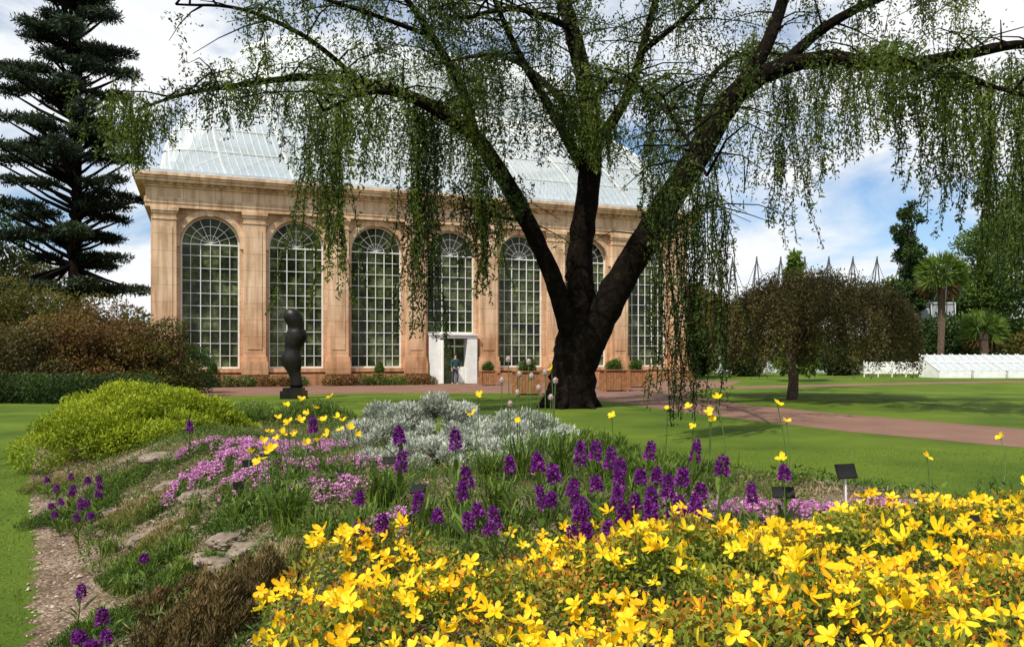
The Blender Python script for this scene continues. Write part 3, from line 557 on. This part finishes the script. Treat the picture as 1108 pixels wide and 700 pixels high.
OR=[(637,485),(610,515),(600,540),(606,528),(511,548),(517,564),(505,532),(473,555),(547,572),(408,568),(452,543),(375,540),(495,483),(620,575),(640,555),(632,567),(660,540),(655,520),(690,480),(704,500),(715,530),(730,535),(742,492),(747,540),(773,503),(690,545),(675,528),(668,555),(683,508),(650,572),(615,560),(725,520),(700,545),(740,560),(710,562),(850,510),(818,537),(591,512),(662,572),(632,535),(757,550),(722,549),(390,560),(580,530),(522,520),(760,520),(626,495),(694,515),(645,500),(540,545),
  (60,535),(75,522),(90,545),(105,530),(65,555),(98,558),(112,522),(52,520),(85,565),(72,540),(100,545),(58,548),(80,532),(93,527),(66,545),(108,540),(84,552),(160,605),(83,645),(98,690),(120,694),(88,694),(110,680),(105,700),(190,440),(180,446),(205,455),(150,465),(345,460),(435,478),(430,500),(556,500)]
for i,(px,py) in enumerate(OR):
    left=px<200;off=float(np.interp(py,[470,500,560],[.44,.38,.27]))
    if left: off=.21
    p=ray(px,py,off);sc=off/.365*random.uniform(.92,1.1)
    hsc=sc;wsc=max(.9,sc)*random.uniform(.9,1.15)*(1 if not left else 1.05)
    b1,b2=variants[i%6]
    if i<6: o1,o2=b1,b2
    else:
        o1=b1.copy();o2=b2.copy();COL.objects.link(o1);COL.objects.link(o2);o2.parent=o1
    o1.location=tuple(p);o1.scale=(wsc,wsc,hsc*random.uniform(.88,1.1)*(1 if not left else 1.15));o1.rotation_euler=(random.gauss(0,.13),random.gauss(0,.13),random.uniform(0,6.28))
    top(o1,'purple orchid with dense upright flower spike in the bed','orchid','purple orchids in the flower bed')
# ---------------------------------------------------------------- pink mats
for px,py,rx,ry in [(240,497,.42,.45),(205,520,.3,.33),(300,482,.45,.5),(355,525,.35,.4),(330,503,.36,.38),(385,500,.34,.36),(275,512,.33,.38),(265,478,.36,.36),(350,480,.36,.36),(440,492,.28,.38),(760,545,.34,.38),(870,552,.4,.33),(940,552,.4,.3),(820,548,.32,.28),(150,470,.3,.5),(430,560,.18,.2),(215,480,.28,.33),(400,470,.33,.38),(790,552,.28,.28)]:
    p=ray(px,py,.1);a=Acc();n=int(3400*rx*ry/.16);t=rng.random(n)*6.28;u=np.sqrt(rng.random(n));x=p[0]+rx*u*np.cos(t)*(1+.2*np.sin(3*t));y=p[1]+ry*u*np.sin(t);z=np.maximum(H(x,y),0)+.1*(1-.7*u*u)*rng.random(n)
    a.leaves(np.stack([x,y,z],1),unit(rdir(n)+[0,0,.7]),.03,.009,.2+.5*rng.random(n),0)
    n=int(700*rx*ry/.16);t=rng.random(n)*6.28;u=np.sqrt(rng.random(n))
    x=p[0]+rx*u*np.cos(t)*(1+.2*np.sin(3*t));y=p[1]+ry*u*np.sin(t);k=(np.sin(14*x)*np.sin(12*y)+.6*np.sin(31*x+9*y))>-.25;x,y,u=x[k],y[k],u[k];z=np.maximum(H(x,y),0)+.10*(1-.6*u*u)+.05*rng.random(len(x))
    C0=np.stack([x,y,z],1)
    for j in range(4): a.leaves(C0,unit(rdir(len(x))*[1,1,.4]+[0,0,.25]),rng.uniform(.014,.022,len(x)),.015,rng.random(len(x)),1)
    top(a.obj('pink_flower_mat',[L_mgreen,L_pink],loc=p),'low mat of small pink flowers on the gravel','flowering plant','pink flower mats in the bed')
# ---------------------------------------------------------------- poppies
for px,py,D in [(285,478,5.6),(283,496,5.4),(297,484,5.6),(300,452,6.2),(312,458,6),(340,441,6.5),(357,430,6.6),(368,466,5.8),(380,463,5.8),(330,480,5.6),(345,476,5.6),(292,468,5.7),(278,500,5.5),(300,474,6),(318,470,6),(325,455,6.2),(333,447,6.4),(350,455,6.2),(372,455,6.3),(386,470,6),(290,487,5.5),(310,438,6.6),(328,432,6.8),(271,489,5.7),(355,470,6),(510,449,6.2),(518,428,6.6),(560,455,6),(662,450,6),(745,440,5.6),(750,462,5.4),(768,445,5.5),(770,455,5.5),(776,430,5.6),(851,456,5.4),(841,436,5.7),(845,497,5),(722,443,5.6),(1003,494,4.9),(1083,474,5.2),(597,399,7),(365,452,6),(306,470,5.7),(1022,541,3.9)]:
    p=W(px,py,D);bx=p[0]+random.uniform(-.1,.1);by=D+random.uniform(-.1,.1);h=max(float(H(bx,by)),0);a=Acc()
    a.tube(smoothpath([(bx,by,h-.02),(bx*.4+p[0]*.6+.02,by,h+(p[2]-h)*.5),(p[0],D,p[2])],4),.0035,4)
    k=a.obj('yellow_poppy',m_stem,loc=(bx,by,h));top(k,'tall thin-stemmed poppy with yellow petals','poppy','yellow poppies in the flower bed')
    KI=Matrix.Translation(-Vector((bx,by,h)))
    f=Acc();petal_flower(f,p,np.array([random.gauss(0,.5),-.4+random.gauss(0,.3),.8]),random.uniform(.03,.04),4,1.0,.55,.6);f.obj('blossom',L_yellow,k).matrix_parent_inverse=KI
    l=Acc();n=50;l.leaves(np.array([bx,by,h])+rng.normal(size=(n,3))*[.06,.06,.0]+[0,0,.03]+rng.random((n,1))*[0,0,.12],unit(rdir(n)+[0,0,.8]),.06,.018,.3+.5*rng.random(n));l.obj('leaves',L_mgreen,k).matrix_parent_inverse=KI
m_seed=simple('papery_seedhead',[(.3,(.22,.14,.14)),(.7,(.48,.40,.34))],60,.8,.5,.005)
for px,py in [(550,389),(562,405),(575,407),(590,403),(583,420),(552,437),(601,412),(543,412),(572,392),(560,425),(596,430)]:
    D=6.7;p=W(px,py,D);h=float(H(p[0],D));a=Acc();bx=p[0]+random.gauss(0,.06)
    a.tube(smoothpath([(bx,D,h-.02),(p[0],D,(h+p[2])/2),p],4),.004,4);k=a.obj('seedhead_plant',m_stem,loc=(bx,D,h));top(k,'tall slender stem topped with papery round seedhead','seedhead plant','seedhead stems above silver shrubs')
    f=Acc();f.lathe([(.004,p[2]-.03),(.018,p[2]-.015),(.022,p[2]+.005),(.016,p[2]+.02),(.006,p[2]+.03)],p[0],D,8);n=50;f.leaves(np.repeat(p[None],n,0),rdir(n),.03,.008);f.obj('seedhead',m_seed,k).matrix_parent_inverse=Matrix.Translation(-Vector((bx,D,h)))
def tuft(px,py,n,L,label,mat=L_mgreen,w=.008,spread=.55):
    p=ray(px,py,0);a=Acc()
    for k in range(n):
        t=random.uniform(0,6.28);s0=p+np.array([random.gauss(0,.04),random.gauss(0,.04),-.01]);l_=L*random.uniform(.6,1.1);o_=random.uniform(.1,spread)*l_
        d=np.array([math.cos(t),math.sin(t),0]);sdv=np.array([-math.sin(t),math.cos(t),0])*w
        pts=[s0,s0+d*o_*.35+[0,0,l_*.5],s0+d*o_+[0,0,l_*.85],s0+d*o_*1.6+[0,0,l_*.85]]
        V=[pts[0]+sdv*.6,pts[0]-sdv*.6,pts[1]+sdv,pts[1]-sdv,pts[2]+sdv*.7,pts[2]-sdv*.7,pts[3]];a.add(V,[(0,1,3,2),(2,3,5,4),(4,5,6)],random.uniform(.3,1))
    top(a.obj('grass_tuft',mat,loc=p),label,'ornamental grass','grassy tufts in the rock bed')
for px,py,n,L in [(315,578,190,.34),(415,556,180,.32),(432,545,60,.24),(300,565,60,.24),(605,520,110,.4),(585,510,90,.38),(560,520,60,.4),(620,505,60,.42),(530,525,80,.3),(70,575,60,.15),(690,560,70,.28),(640,575,60,.25),(560,590,60,.25),(490,590,70,.25),(780,565,60,.22),(210,560,60,.19),(460,575,70,.24),(650,530,70,.3),(540,560,70,.28),(390,580,60,.2),(350,585,60,.22),(500,560,70,.25),(590,565,70,.28),(250,545,60,.2),(180,510,60,.2),(120,600,70,.16),(165,560,70,.18),(140,645,70,.16),(225,660,60,.16),(110,520,60,.18),(200,600,60,.16)]:
    tuft(px,py,n,L,'clump of long arching narrow green leaves',w=.006 if px>250 else .004)
# ---------------------------------------------------------------- low foliage carpet
def carpet(name,n,mat,fn,hfun,L0,L1,W0,W1,label,up=.6,av=None):
    q=sample(BED,n);s_=sdist(q[:,0],q[:,1]);k=(q[:,1]>1.5)&(q[:,1]<15)&(~inpoly(YP*.96,q[:,0],q[:,1]))&fn(q[:,0],q[:,1],s_);q=q[k];x,y=q[:,0],q[:,1];hb=hfun(x,y);f=rng.random(len(q))**.6
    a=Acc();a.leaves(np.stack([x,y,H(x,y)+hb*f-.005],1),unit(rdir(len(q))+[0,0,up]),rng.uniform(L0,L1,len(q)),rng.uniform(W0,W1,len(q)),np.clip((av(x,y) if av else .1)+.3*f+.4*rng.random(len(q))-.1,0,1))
    top(a.obj(name,mat,loc=(0,6,.6)),label,'ground cover',kind='stuff')
n1=lambda x,y:np.sin(2.3*x+1.1*y)+np.sin(3.9*y-1.7*x+1)+.6*np.sin(7*x+5*y)+.5*np.sin(11*x-6*y)
left=lambda x,y,s:(s>.44-.3*np.clip((y-5.5)/2,0,1)+.1*np.sin(4*y))&(n1(x,y)+.5*rng.normal(size=len(x))>-.9)
mid=lambda x,y,s:(s>.25)&(n1(x,y)+.6*rng.normal(size=len(x))>-1.2)
fn=lambda x,y,s:np.where(x/np.maximum(y,.1)<-.22,left(x,y,s),mid(x,y,s))
carpet('low_foliage',200000,L_mgreen,fn,lambda x,y:.045+.045*np.clip(n1(x,y),0,2),.025,.055,.007,.014,'low fresh green leaves carpeting the rock bed',.5,lambda x,y:.14+.14*np.sin(3*x+4*y))
carpet('dry_foliage',90000,L_straw,lambda x,y,s:(s>.42-.2*np.clip((y-5.5)/2,0,1))&(np.sin(3.1*x-2*y+2)+np.sin(2.3*y+4*x)+.6*rng.normal(size=len(x))>-.4),lambda x,y:.03+.04*np.clip(n1(y,x),0,2),.03,.08,.005,.010,'mixed straw and olive leaves between rock plants',.9,lambda x,y:.25+.25*np.sin(2*x+3*y))
carpet('grassy_stems',18000,L_grass,lambda x,y,s:(s>.9)&(x/np.maximum(y,.1)>-.3)&(y>3.6)&(y<8)&(x<1.8),lambda x,y:.02+0*x,.12,.30,.003,.006,'thin upright green stems filling the flower bed',2.2)
# pebbles
n=9000;q=sample(BED,n*2);q=q[(q[:,1]<9)&(q[:,1]>1.5)][:n];a=Acc();ico=np.array([(1,0,0),(-.9,.1,0),(0,1,.1),(.1,-1,0),(0,.1,.7),(0,0,-.7)]);fc=[(0,2,4),(2,1,4),(1,3,4),(3,0,4),(2,0,5),(1,2,5),(3,1,5),(0,3,5)]
for p in q:
    s=random.uniform(.005,.014)*(2 if random.random()<.06 else 1);t=random.uniform(0,6.28);R=np.array([[math.cos(t),-math.sin(t),0],[math.sin(t),math.cos(t),0],[0,0,1]])
    a.add((ico*s*rng.uniform(.7,1.3,3))@R.T+[p[0],p[1],0.],fc,random.random())
V=np.concatenate(a.V);V[:,2]+=np.maximum(H(V[:,0],V[:,1]),0)+.003;a.V=[V]
m_peb=leafmat('pebble_stone',[(.12,.09,.06),(.29,.21,.15),(.39,.3,.23),(.52,.44,.36)],tr=0.,rough=.9)
top(a.obj('pebbles',m_peb,loc=(0,5,.5)),'loose pinkish and grey gravel pebbles on the bed','gravel',kind='stuff')
def rock(px,py,sx,sy,sz,lab):
    p=ray(px,py,0);bm=bmesh.new();bmesh.ops.create_icosphere(bm,subdivisions=4,radius=1);sd_=random.uniform(0,50)
    for v in bm.verts:
        c=v.co.copy();f=1+.4*mn.noise(c*1.3+Vector((sd_,0,0)))+.16*mn.noise(c*4+Vector((sd_,3,0)))+.07*mn.noise(c*9);v.co=c*f;v.co.z=max(-.5,min(v.co.z,.62+.12*mn.noise(c*3)));v.co.x*=sx;v.co.y*=sy;v.co.z*=sz
    me=bpy.data.meshes.new('rock');bm.to_mesh(me);bm.free();me.materials.append(m_rock);o=bpy.data.objects.new('rock',me);o.location=tuple(p+np.array([0,0,.02]));o.rotation_euler=(random.gauss(0,.1),random.gauss(0,.1),random.uniform(0,3));COL.objects.link(o);top(o,lab,'rock','rocks set in the rock garden')
for px,py,sx,sy,sz in [(235,612,.22,.15,.08),(252,587,.16,.13,.07),(170,500,.22,.16,.12),(145,484,.18,.16,.12),(205,578,.12,.1,.07),(270,600,.12,.1,.08),(120,560,.1,.09,.08),(330,600,.1,.1,.07),(270,430,.35,.3,.25),(185,530,.15,.12,.09),(215,540,.14,.12,.08),(150,590,.1,.08,.07)]:
    rock(px,py,sx,sy,sz,'flat weathered brown stone partly buried in soil')
def hshrub(px,py,r,h,n,mat,lab,L=.03,w=.007):
    p=ray(px,py,0);a=Acc();t=rng.random(n)*6.28;u=np.sqrt(rng.random(n));e_=1+.25*np.sin(3*t+px)+.12*np.sin(7*t);x=p[0]+r*u*np.cos(t)*e_;y=p[1]+r*u*np.sin(t)*e_;z=np.maximum(H(x,y),0)+h*(1-.6*u*u)*rng.random(n)**.6*(1+.35*np.sin(20*x)*np.sin(17*y)+.2*np.sin(41*x+3*y))
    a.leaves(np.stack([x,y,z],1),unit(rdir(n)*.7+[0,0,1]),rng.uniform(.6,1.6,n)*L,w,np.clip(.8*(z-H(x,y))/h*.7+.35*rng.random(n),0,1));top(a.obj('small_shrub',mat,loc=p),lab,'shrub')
hshrub(232,690,.33,.24,20000,L_heath,'dense dark brown heather bush on the bed edge',.035)
hshrub(175,665,.16,.14,5000,L_heath,'small brownish heather clump by gravel')
hshrub(180,590,.22,.12,9000,L_straw,'low olive green cushion plant among stones')
hshrub(150,560,.3,.12,9000,L_straw,'spreading olive green rock plant')
hshrub(195,640,.2,.14,7000,L_mgreen,'small fine-leaved green cushion plant')
hshrub(130,528,.32,.14,9000,L_mgreen,'low green rock plant at the bed edge')
hshrub(165,475,.5,.2,10000,L_mgreen,'leafy green clump beside the lime shrub')
hshrub(85,562,.4,.13,10000,L_mgreen,'leafy green clump around purple orchids')
hshrub(60,530,.3,.13,8000,L_straw,'olive green clump at the lawn edge')
hshrub(150,625,.24,.11,7000,L_mgreen,'creeping green rock plant over the gravel edge')
hshrub(110,690,.2,.12,5000,L_mgreen,'green leafy clump around purple orchids')
hshrub(300,620,.22,.12,7000,L_straw,'straw and green low cushion plant')
hshrub(270,560,.3,.12,8000,L_mgreen,'low fresh green cushion plant')
hshrub(265,460,.6,.25,14000,L_mgreen,'fresh green leafy clump in the rock bed',.05,.012)
hshrub(340,455,.7,.3,16000,L_mgreen,'fresh green leafy mound behind pink flowers',.05,.012)
hshrub(640,500,.45,.2,9000,L_mgreen,'leafy green clump among purple orchids',.06,.012)
hshrub(710,525,.4,.18,9000,L_mgreen,'leafy green clump behind purple orchids',.06,.012)
# lawn blades near
n=90000;x=np.concatenate([rng.uniform(-9,-1.5,n//2),rng.uniform(.5,10,n//2)]);y=rng.uniform(3.5,14,n);k=(sdist(x,y)<.02)&(np.abs(x/y)<.72);x,y=x[k],y[k]
pl=np.array([(16,4),(11.5,9.8),(8.8,13.7),(6.9,16.8),(11.6,17.9),(15,13),(21,7)]);k=~inpoly(pl,x,y);x,y=x[k],y[k]
a=Acc();a.leaves(np.stack([x,y,0*x],1),unit(rng.normal(size=(len(x),3))*.6+[0,0,1]),rng.uniform(.012,.034,len(x)),.008,.2+.6*rng.random(len(x)))
top(a.obj('grass',L_grass,loc=(0,6,0)),'short mown grass blades of the lawn','grass',kind='stuff')
# ---------------------------------------------------------------- plant labels
def plabel(px,py,off,w,h,tilt,lab):
    p=ray(px,py,off);z=p[2]+off;a=Acc();a.box(-w/2,w/2,-.003,.003,-h/2,h/2);a.box(-w/2-.004,w/2+.004,.0035,.006,-h/2-.004,h/2+.004)
    o=a.obj('plant_label',m_black);o.location=(p[0],p[1],z);o.rotation_euler=(math.radians(-22),0,tilt);top(o,lab,'plant label','black plant labels in the bed')
    s=Acc();L=off+.03;s.box(-.005,.005,.007,.012,-L,.0);s.obj('stake',m_white if w>.12 else m_metal,o).rotation_euler=(math.radians(20),0,0)
for px,py,off,w,h,t in [(916,510,.3,.13,.08,.3),(848,533,.24,.11,.055,-.1),(268,501,.16,.08,.05,.9),(258,525,.14,.08,.05,.9),(452,529,.2,.09,.05,0),(421,498,.2,.09,.05,.1),(185,443,.25,.1,.08,.1),(1050,565,.22,.1,.06,.1)]:
    plabel(px,py,off,w,h,t,'small black plaque on a thin metal stake')
# ---------------------------------------------------------------- sculpture
e=empty('sculpture',(at(318,30.5),30.5,0));top(e,'tall dark bronze abstract sculpture standing on a block','sculpture')
a=Acc();a.box(-.42,.42,-.42,.42,-.05,.3);a.box(-.34,.34,-.34,.34,.303,.42);a.obj('plinth',m_bronze,e)
a=Acc();pr=[(.24,.42),(.23,.8),(.27,1.05),(.38,1.3),(.4,1.55),(.34,1.75),(.31,1.9),(.38,2.1),(.43,2.35),(.38,2.55),(.31,2.68),(.33,2.82),(.38,3.05),(.34,3.25),(.2,3.4),(.03,3.46)]
P=smoothpath([(r,z,0) for r,z in pr],3);a.lathe([(max(p[0],.02),p[1]) for p in P],0,0,20,1.0,.6)
Vv=a.V[0];Vv[:,0]+=.1*np.sin(Vv[:,2]*3.1);a.V[0]=Vv;a.obj('abstract_form',m_bronze,e,smooth=True)
# ---------------------------------------------------------------- planters
def planter(x,y,s,lab,ph=.5,g='wooden planters by the palm house'):
    e=empty('planter',(x,y,0),ang*.3);top(e,lab,'planter',g);a=Acc();hh=s*.85
    for k in range(8):
        x0_=-s/2+.05+k*(s-.1)/8;a.box(x0_,x0_+(s-.1)/8-.012,-s/2+.03,s/2-.03,.08,hh)
    for cx in (-1,1):
        for cy in (-1,1): a.box(cx*(s/2-.03)-.045,cx*(s/2-.03)+.045,cy*(s/2-.03)-.045,cy*(s/2-.03)+.045,0,hh+.03)
    a.box(-s/2-.03,s/2+.03,-s/2-.03,s/2+.03,hh+.033,hh+.07);a.obj('box',m_wood,e)
    l=Acc();cloud(l,[(0,0,hh+.2,s*.35,s*.35,ph*.5),(.1,0,hh+.35,s*.2,s*.2,ph*.4)],1500,.12,.04,fill=.7,up=.4);l.obj('foliage',L_mgreen,e)
for px,py,s in [(570,427,1.1),(528,417,.9),(602,419,.95),(664,423,1.1),(688,419,1.0)]:
    D=CZ*F/(py-386);planter(at(px,D),D,s,'square slatted wooden planter holding a leafy shrub')
for u in (3.0,11.9,21.0):
    x=-19.05+u*math.cos(ang)+1.1*math.sin(ang);y=42+u*math.sin(ang)-1.1*math.cos(ang);planter(x,y,.7,'small wooden planter with leafy shrub below tall window',.8)
for u in np.arange(1,15,.9):
    x=-19.05+u*math.cos(ang)+1.6*math.sin(ang);y=42+u*math.sin(ang)-1.6*math.cos(ang)
    if random.random()<.8: shrub('border_shrub',x,y,[(0,0,.25,.5,.4,.35),(.3,0,.2,.4,.3,.25)],900,.12,.05,random.choice([L_brown,L_mgreen,L_dgreen]),'low border shrub at the foot of sandstone wall',group='border shrubs along the wall')
# ---------------------------------------------------------------- modern glasshouse with masts
e=empty('modern_glasshouse',(20.5,80,0));top(e,'long modern glasshouse hung from exterior steel pylons','glasshouse');a=Acc();a.box(0,24,0,10,0,7.0);a.obj('glass_body',m_rglass,e)
a=Acc()
for x in np.arange(0,24.1,1.2): a.box(x-.05,x+.05,-.06,-.01,0,7.0)
for z in (2.5,5,7.0): a.box(0,24,-.1,-.065,z-.06,z+.06)
a.obj('frame',m_white,e);a=Acc()
for x in np.arange(1.5,24,2.4):
    a.tube([(x-.55,-.6,5.5),(x,-.6,11.6)],.06,5);a.tube([(x+.55,-.6,5.5),(x,-.6,11.6)],.06,5);a.tube([(x,2,6.5),(x,-.6,11.6)],.045,4);a.tube([(x,-.6,11.2),(x+1.5,-.6,7.2)],.025,4);a.tube([(x,-.6,11.2),(x-1.5,-.6,7.2)],.025,4)
a.obj('pylons',m_metal,e)
for k in range(5):
    x=32.2+k*2.6;y=60;e=empty('cold_frame',(x,y,0));top(e,'low white slope-roofed cold frame with glazing bars','cold frame','row of white cold frames');a=Acc()
    a.add([(0,0,0),(2.4,0,0),(2.4,0,.5),(0,0,.5),(0,3,0),(2.4,3,0),(2.4,3,1.75),(0,3,1.75)],[(0,1,2,3),(1,5,6,2),(4,0,3,7),(5,4,7,6)]);a.obj('base',m_white,e);a=Acc();a.add([(0,0,.503),(2.4,0,.503),(2.4,3,1.753),(0,3,1.753)],[(0,1,2,3)]);a.obj('glass_lid',m_rglass,e)
    a=Acc()
    for x_ in (0,.6,1.2,1.8,2.4): a.tube([(x_,0,.55),(x_,3,1.8)],.05,4)
    a.tube([(0,1.5,1.18),(2.4,1.5,1.18)],.05,4);a.obj('glazing_bars',m_white,e)
a=Acc()
for k in range(4): a.box(27.9+k*1.1,28.95+k*1.1,63,63.08,.25,1.2);a.box(27.84+k*1.1,27.9+k*1.1-.003,62.97,63.11,0,1.35)
top(a.obj('white_fence',m_white,loc=(30,63,0)),'low white panel fence on the far lawn','fence')
for px,D,n,r,h in [(935,72,8,2.6,3.4),(970,73,8,2.6,3.8),(1000,74,8,3,4.4),(1045,72,10,3,4.2),(1075,74,10,3,5),(1105,76,8,3.5,4.6),(905,68,6,2.2,3),(755,64,6,2.2,3.4),(1150,70,8,3.5,4),(815,66,6,2.3,2.8)]:
    shrub('background_shrub',at(px,D),D,clump(n,r,1.5,.6,h,r*.4,r*.6),6000,.3,.16,random.choice([L_dgreen,L_dgreen,L_mgreen,L_yolive]),'dense evergreen shrub mass beyond the lawn',group='shrubs along the far lawn')
a=Acc();cl=[]
for k in range(150):
    x=-130+k*1.9+random.gauss(0,1);s=random.uniform(2.5,4.5);cl.append((x,120+random.uniform(-6,6),random.uniform(1.5,6),s,s,s))
cloud(a,cl,40000,.8,.5,fill=.3);top(a.obj('woodland',L_dgreen,loc=(0,120,0)),'distant belt of mixed green woodland','woodland',kind='stuff')
# ---------------------------------------------------------------- person
px_=-3.25;py_=45.7
e=empty('person',(px_,py_,0),.5);top(e,'person in dark teal jacket and jeans walking near door','person')
def skin_b(name,V,E,R,mat,parent,sub=1):
    me=bpy.data.meshes.new(name);bm=bmesh.new();ly=bm.verts.layers.skin.verify();vs=[bm.verts.new(v) for v in V];bm.verts.ensure_lookup_table()
    for i,(v,r) in enumerate(zip(vs,R)): v[ly].radius=r if isinstance(r,tuple) else (r,r);v[ly].use_root=(i==0)
    for x,y in E:bm.edges.new((vs[x],vs[y]))
    bm.to_mesh(me);bm.free();me.materials.append(mat);o=bpy.data.objects.new(name,me);COL.objects.link(o);o.parent=parent
    o.modifiers.new('Skin','SKIN');s=o.modifiers.new('Sub','SUBSURF');s.levels=sub;s.render_levels=sub;return o
m_skin=simple('skin',[(.4,(.5,.3,.22)),(.6,(.55,.34,.25))],4,.5,0);m_jack=simple('teal_jacket',[(.4,(.02,.06,.07)),(.6,(.035,.09,.1))],8,.8,.2);m_jean=simple('jeans',[(.4,(.04,.05,.08)),(.6,(.07,.09,.13))],12,.85,.2);m_hair=simple('hair',[(.4,(.02,.012,.008)),(.6,(.05,.03,.02))],30,.6,.3)
V=[(0,0,.95),(0,0,1.15),(0,0,1.35),(0,0,1.46),(0,0,1.54),(0,-.01,1.62),(0,0,1.70),(.18,0,1.40),(.23,.02,1.15),(.25,-.06,.92),(.25,-.08,.84),(-.18,0,1.40),(-.23,.02,1.15),(-.25,-.06,.92),(-.25,-.08,.84),(.1,0,.88),(.11,-.06,.5),(.12,.03,.09),(.12,-.13,.03),(-.1,0,.88),(-.11,.08,.5),(-.12,.2,.1),(-.12,.08,.03),(0,-.085,1.615)]
E=[(0,1),(1,2),(2,3),(3,4),(4,5),(5,6),(2,7),(7,8),(8,9),(9,10),(2,11),(11,12),(12,13),(13,14),(0,15),(15,16),(16,17),(17,18),(0,19),(19,20),(20,21),(21,22),(5,23)]
R=[(.15,.1),(.13,.095),(.15,.1),.06,.055,(.075,.09),.06,.055,.042,.03,(.035,.018),.055,.042,.03,(.035,.018),.085,.06,.04,.035,.085,.06,.04,.035,.012]
for s,ix in ((1,10),(-1,14)):
    bx,by,bz=V[ix]
    for f in range(4):
        k=len(V);V+=[(bx,by-.03+f*.02,bz-.045),(bx-.004*s,by-.033+f*.021,bz-.085+abs(f-1.5)*.008)];E+=[(ix,k),(k,k+1)];R+=[.009,.007]
    k=len(V);V+=[(bx-.01*s,by-.05,bz-.02),(bx-.012*s,by-.06,bz-.05)];E+=[(ix,k),(k,k+1)];R+=[.01,.008]
skin_b('body',V,E,R,m_skin,e)
skin_b('jacket',[(0,0,.88),(0,0,1.15),(0,0,1.37),(0,0,1.47),(.19,0,1.41),(.24,.02,1.15),(.26,-.05,.96),(-.19,0,1.41),(-.24,.02,1.15),(-.26,-.05,.96)],[(0,1),(1,2),(2,3),(2,4),(4,5),(5,6),(2,7),(7,8),(8,9)],[(.185,.13),(.16,.12),(.18,.125),.075,.075,.06,.05,.075,.06,.05],m_jack,e)
skin_b('trousers',[(0,0,.93),(.1,0,.86),(.11,-.06,.5),(.12,.03,.1),(-.1,0,.86),(-.11,.08,.5),(-.12,.2,.12)],[(0,1),(1,2),(2,3),(0,4),(4,5),(5,6)],[(.16,.115),.1,.078,.062,.1,.078,.062],m_jean,e)
skin_b('hair',[(0,.02,1.66),(0,.03,1.73),(0,.07,1.6)],[(0,1),(0,2)],[(.085,.085),.07,.06],m_hair,e)
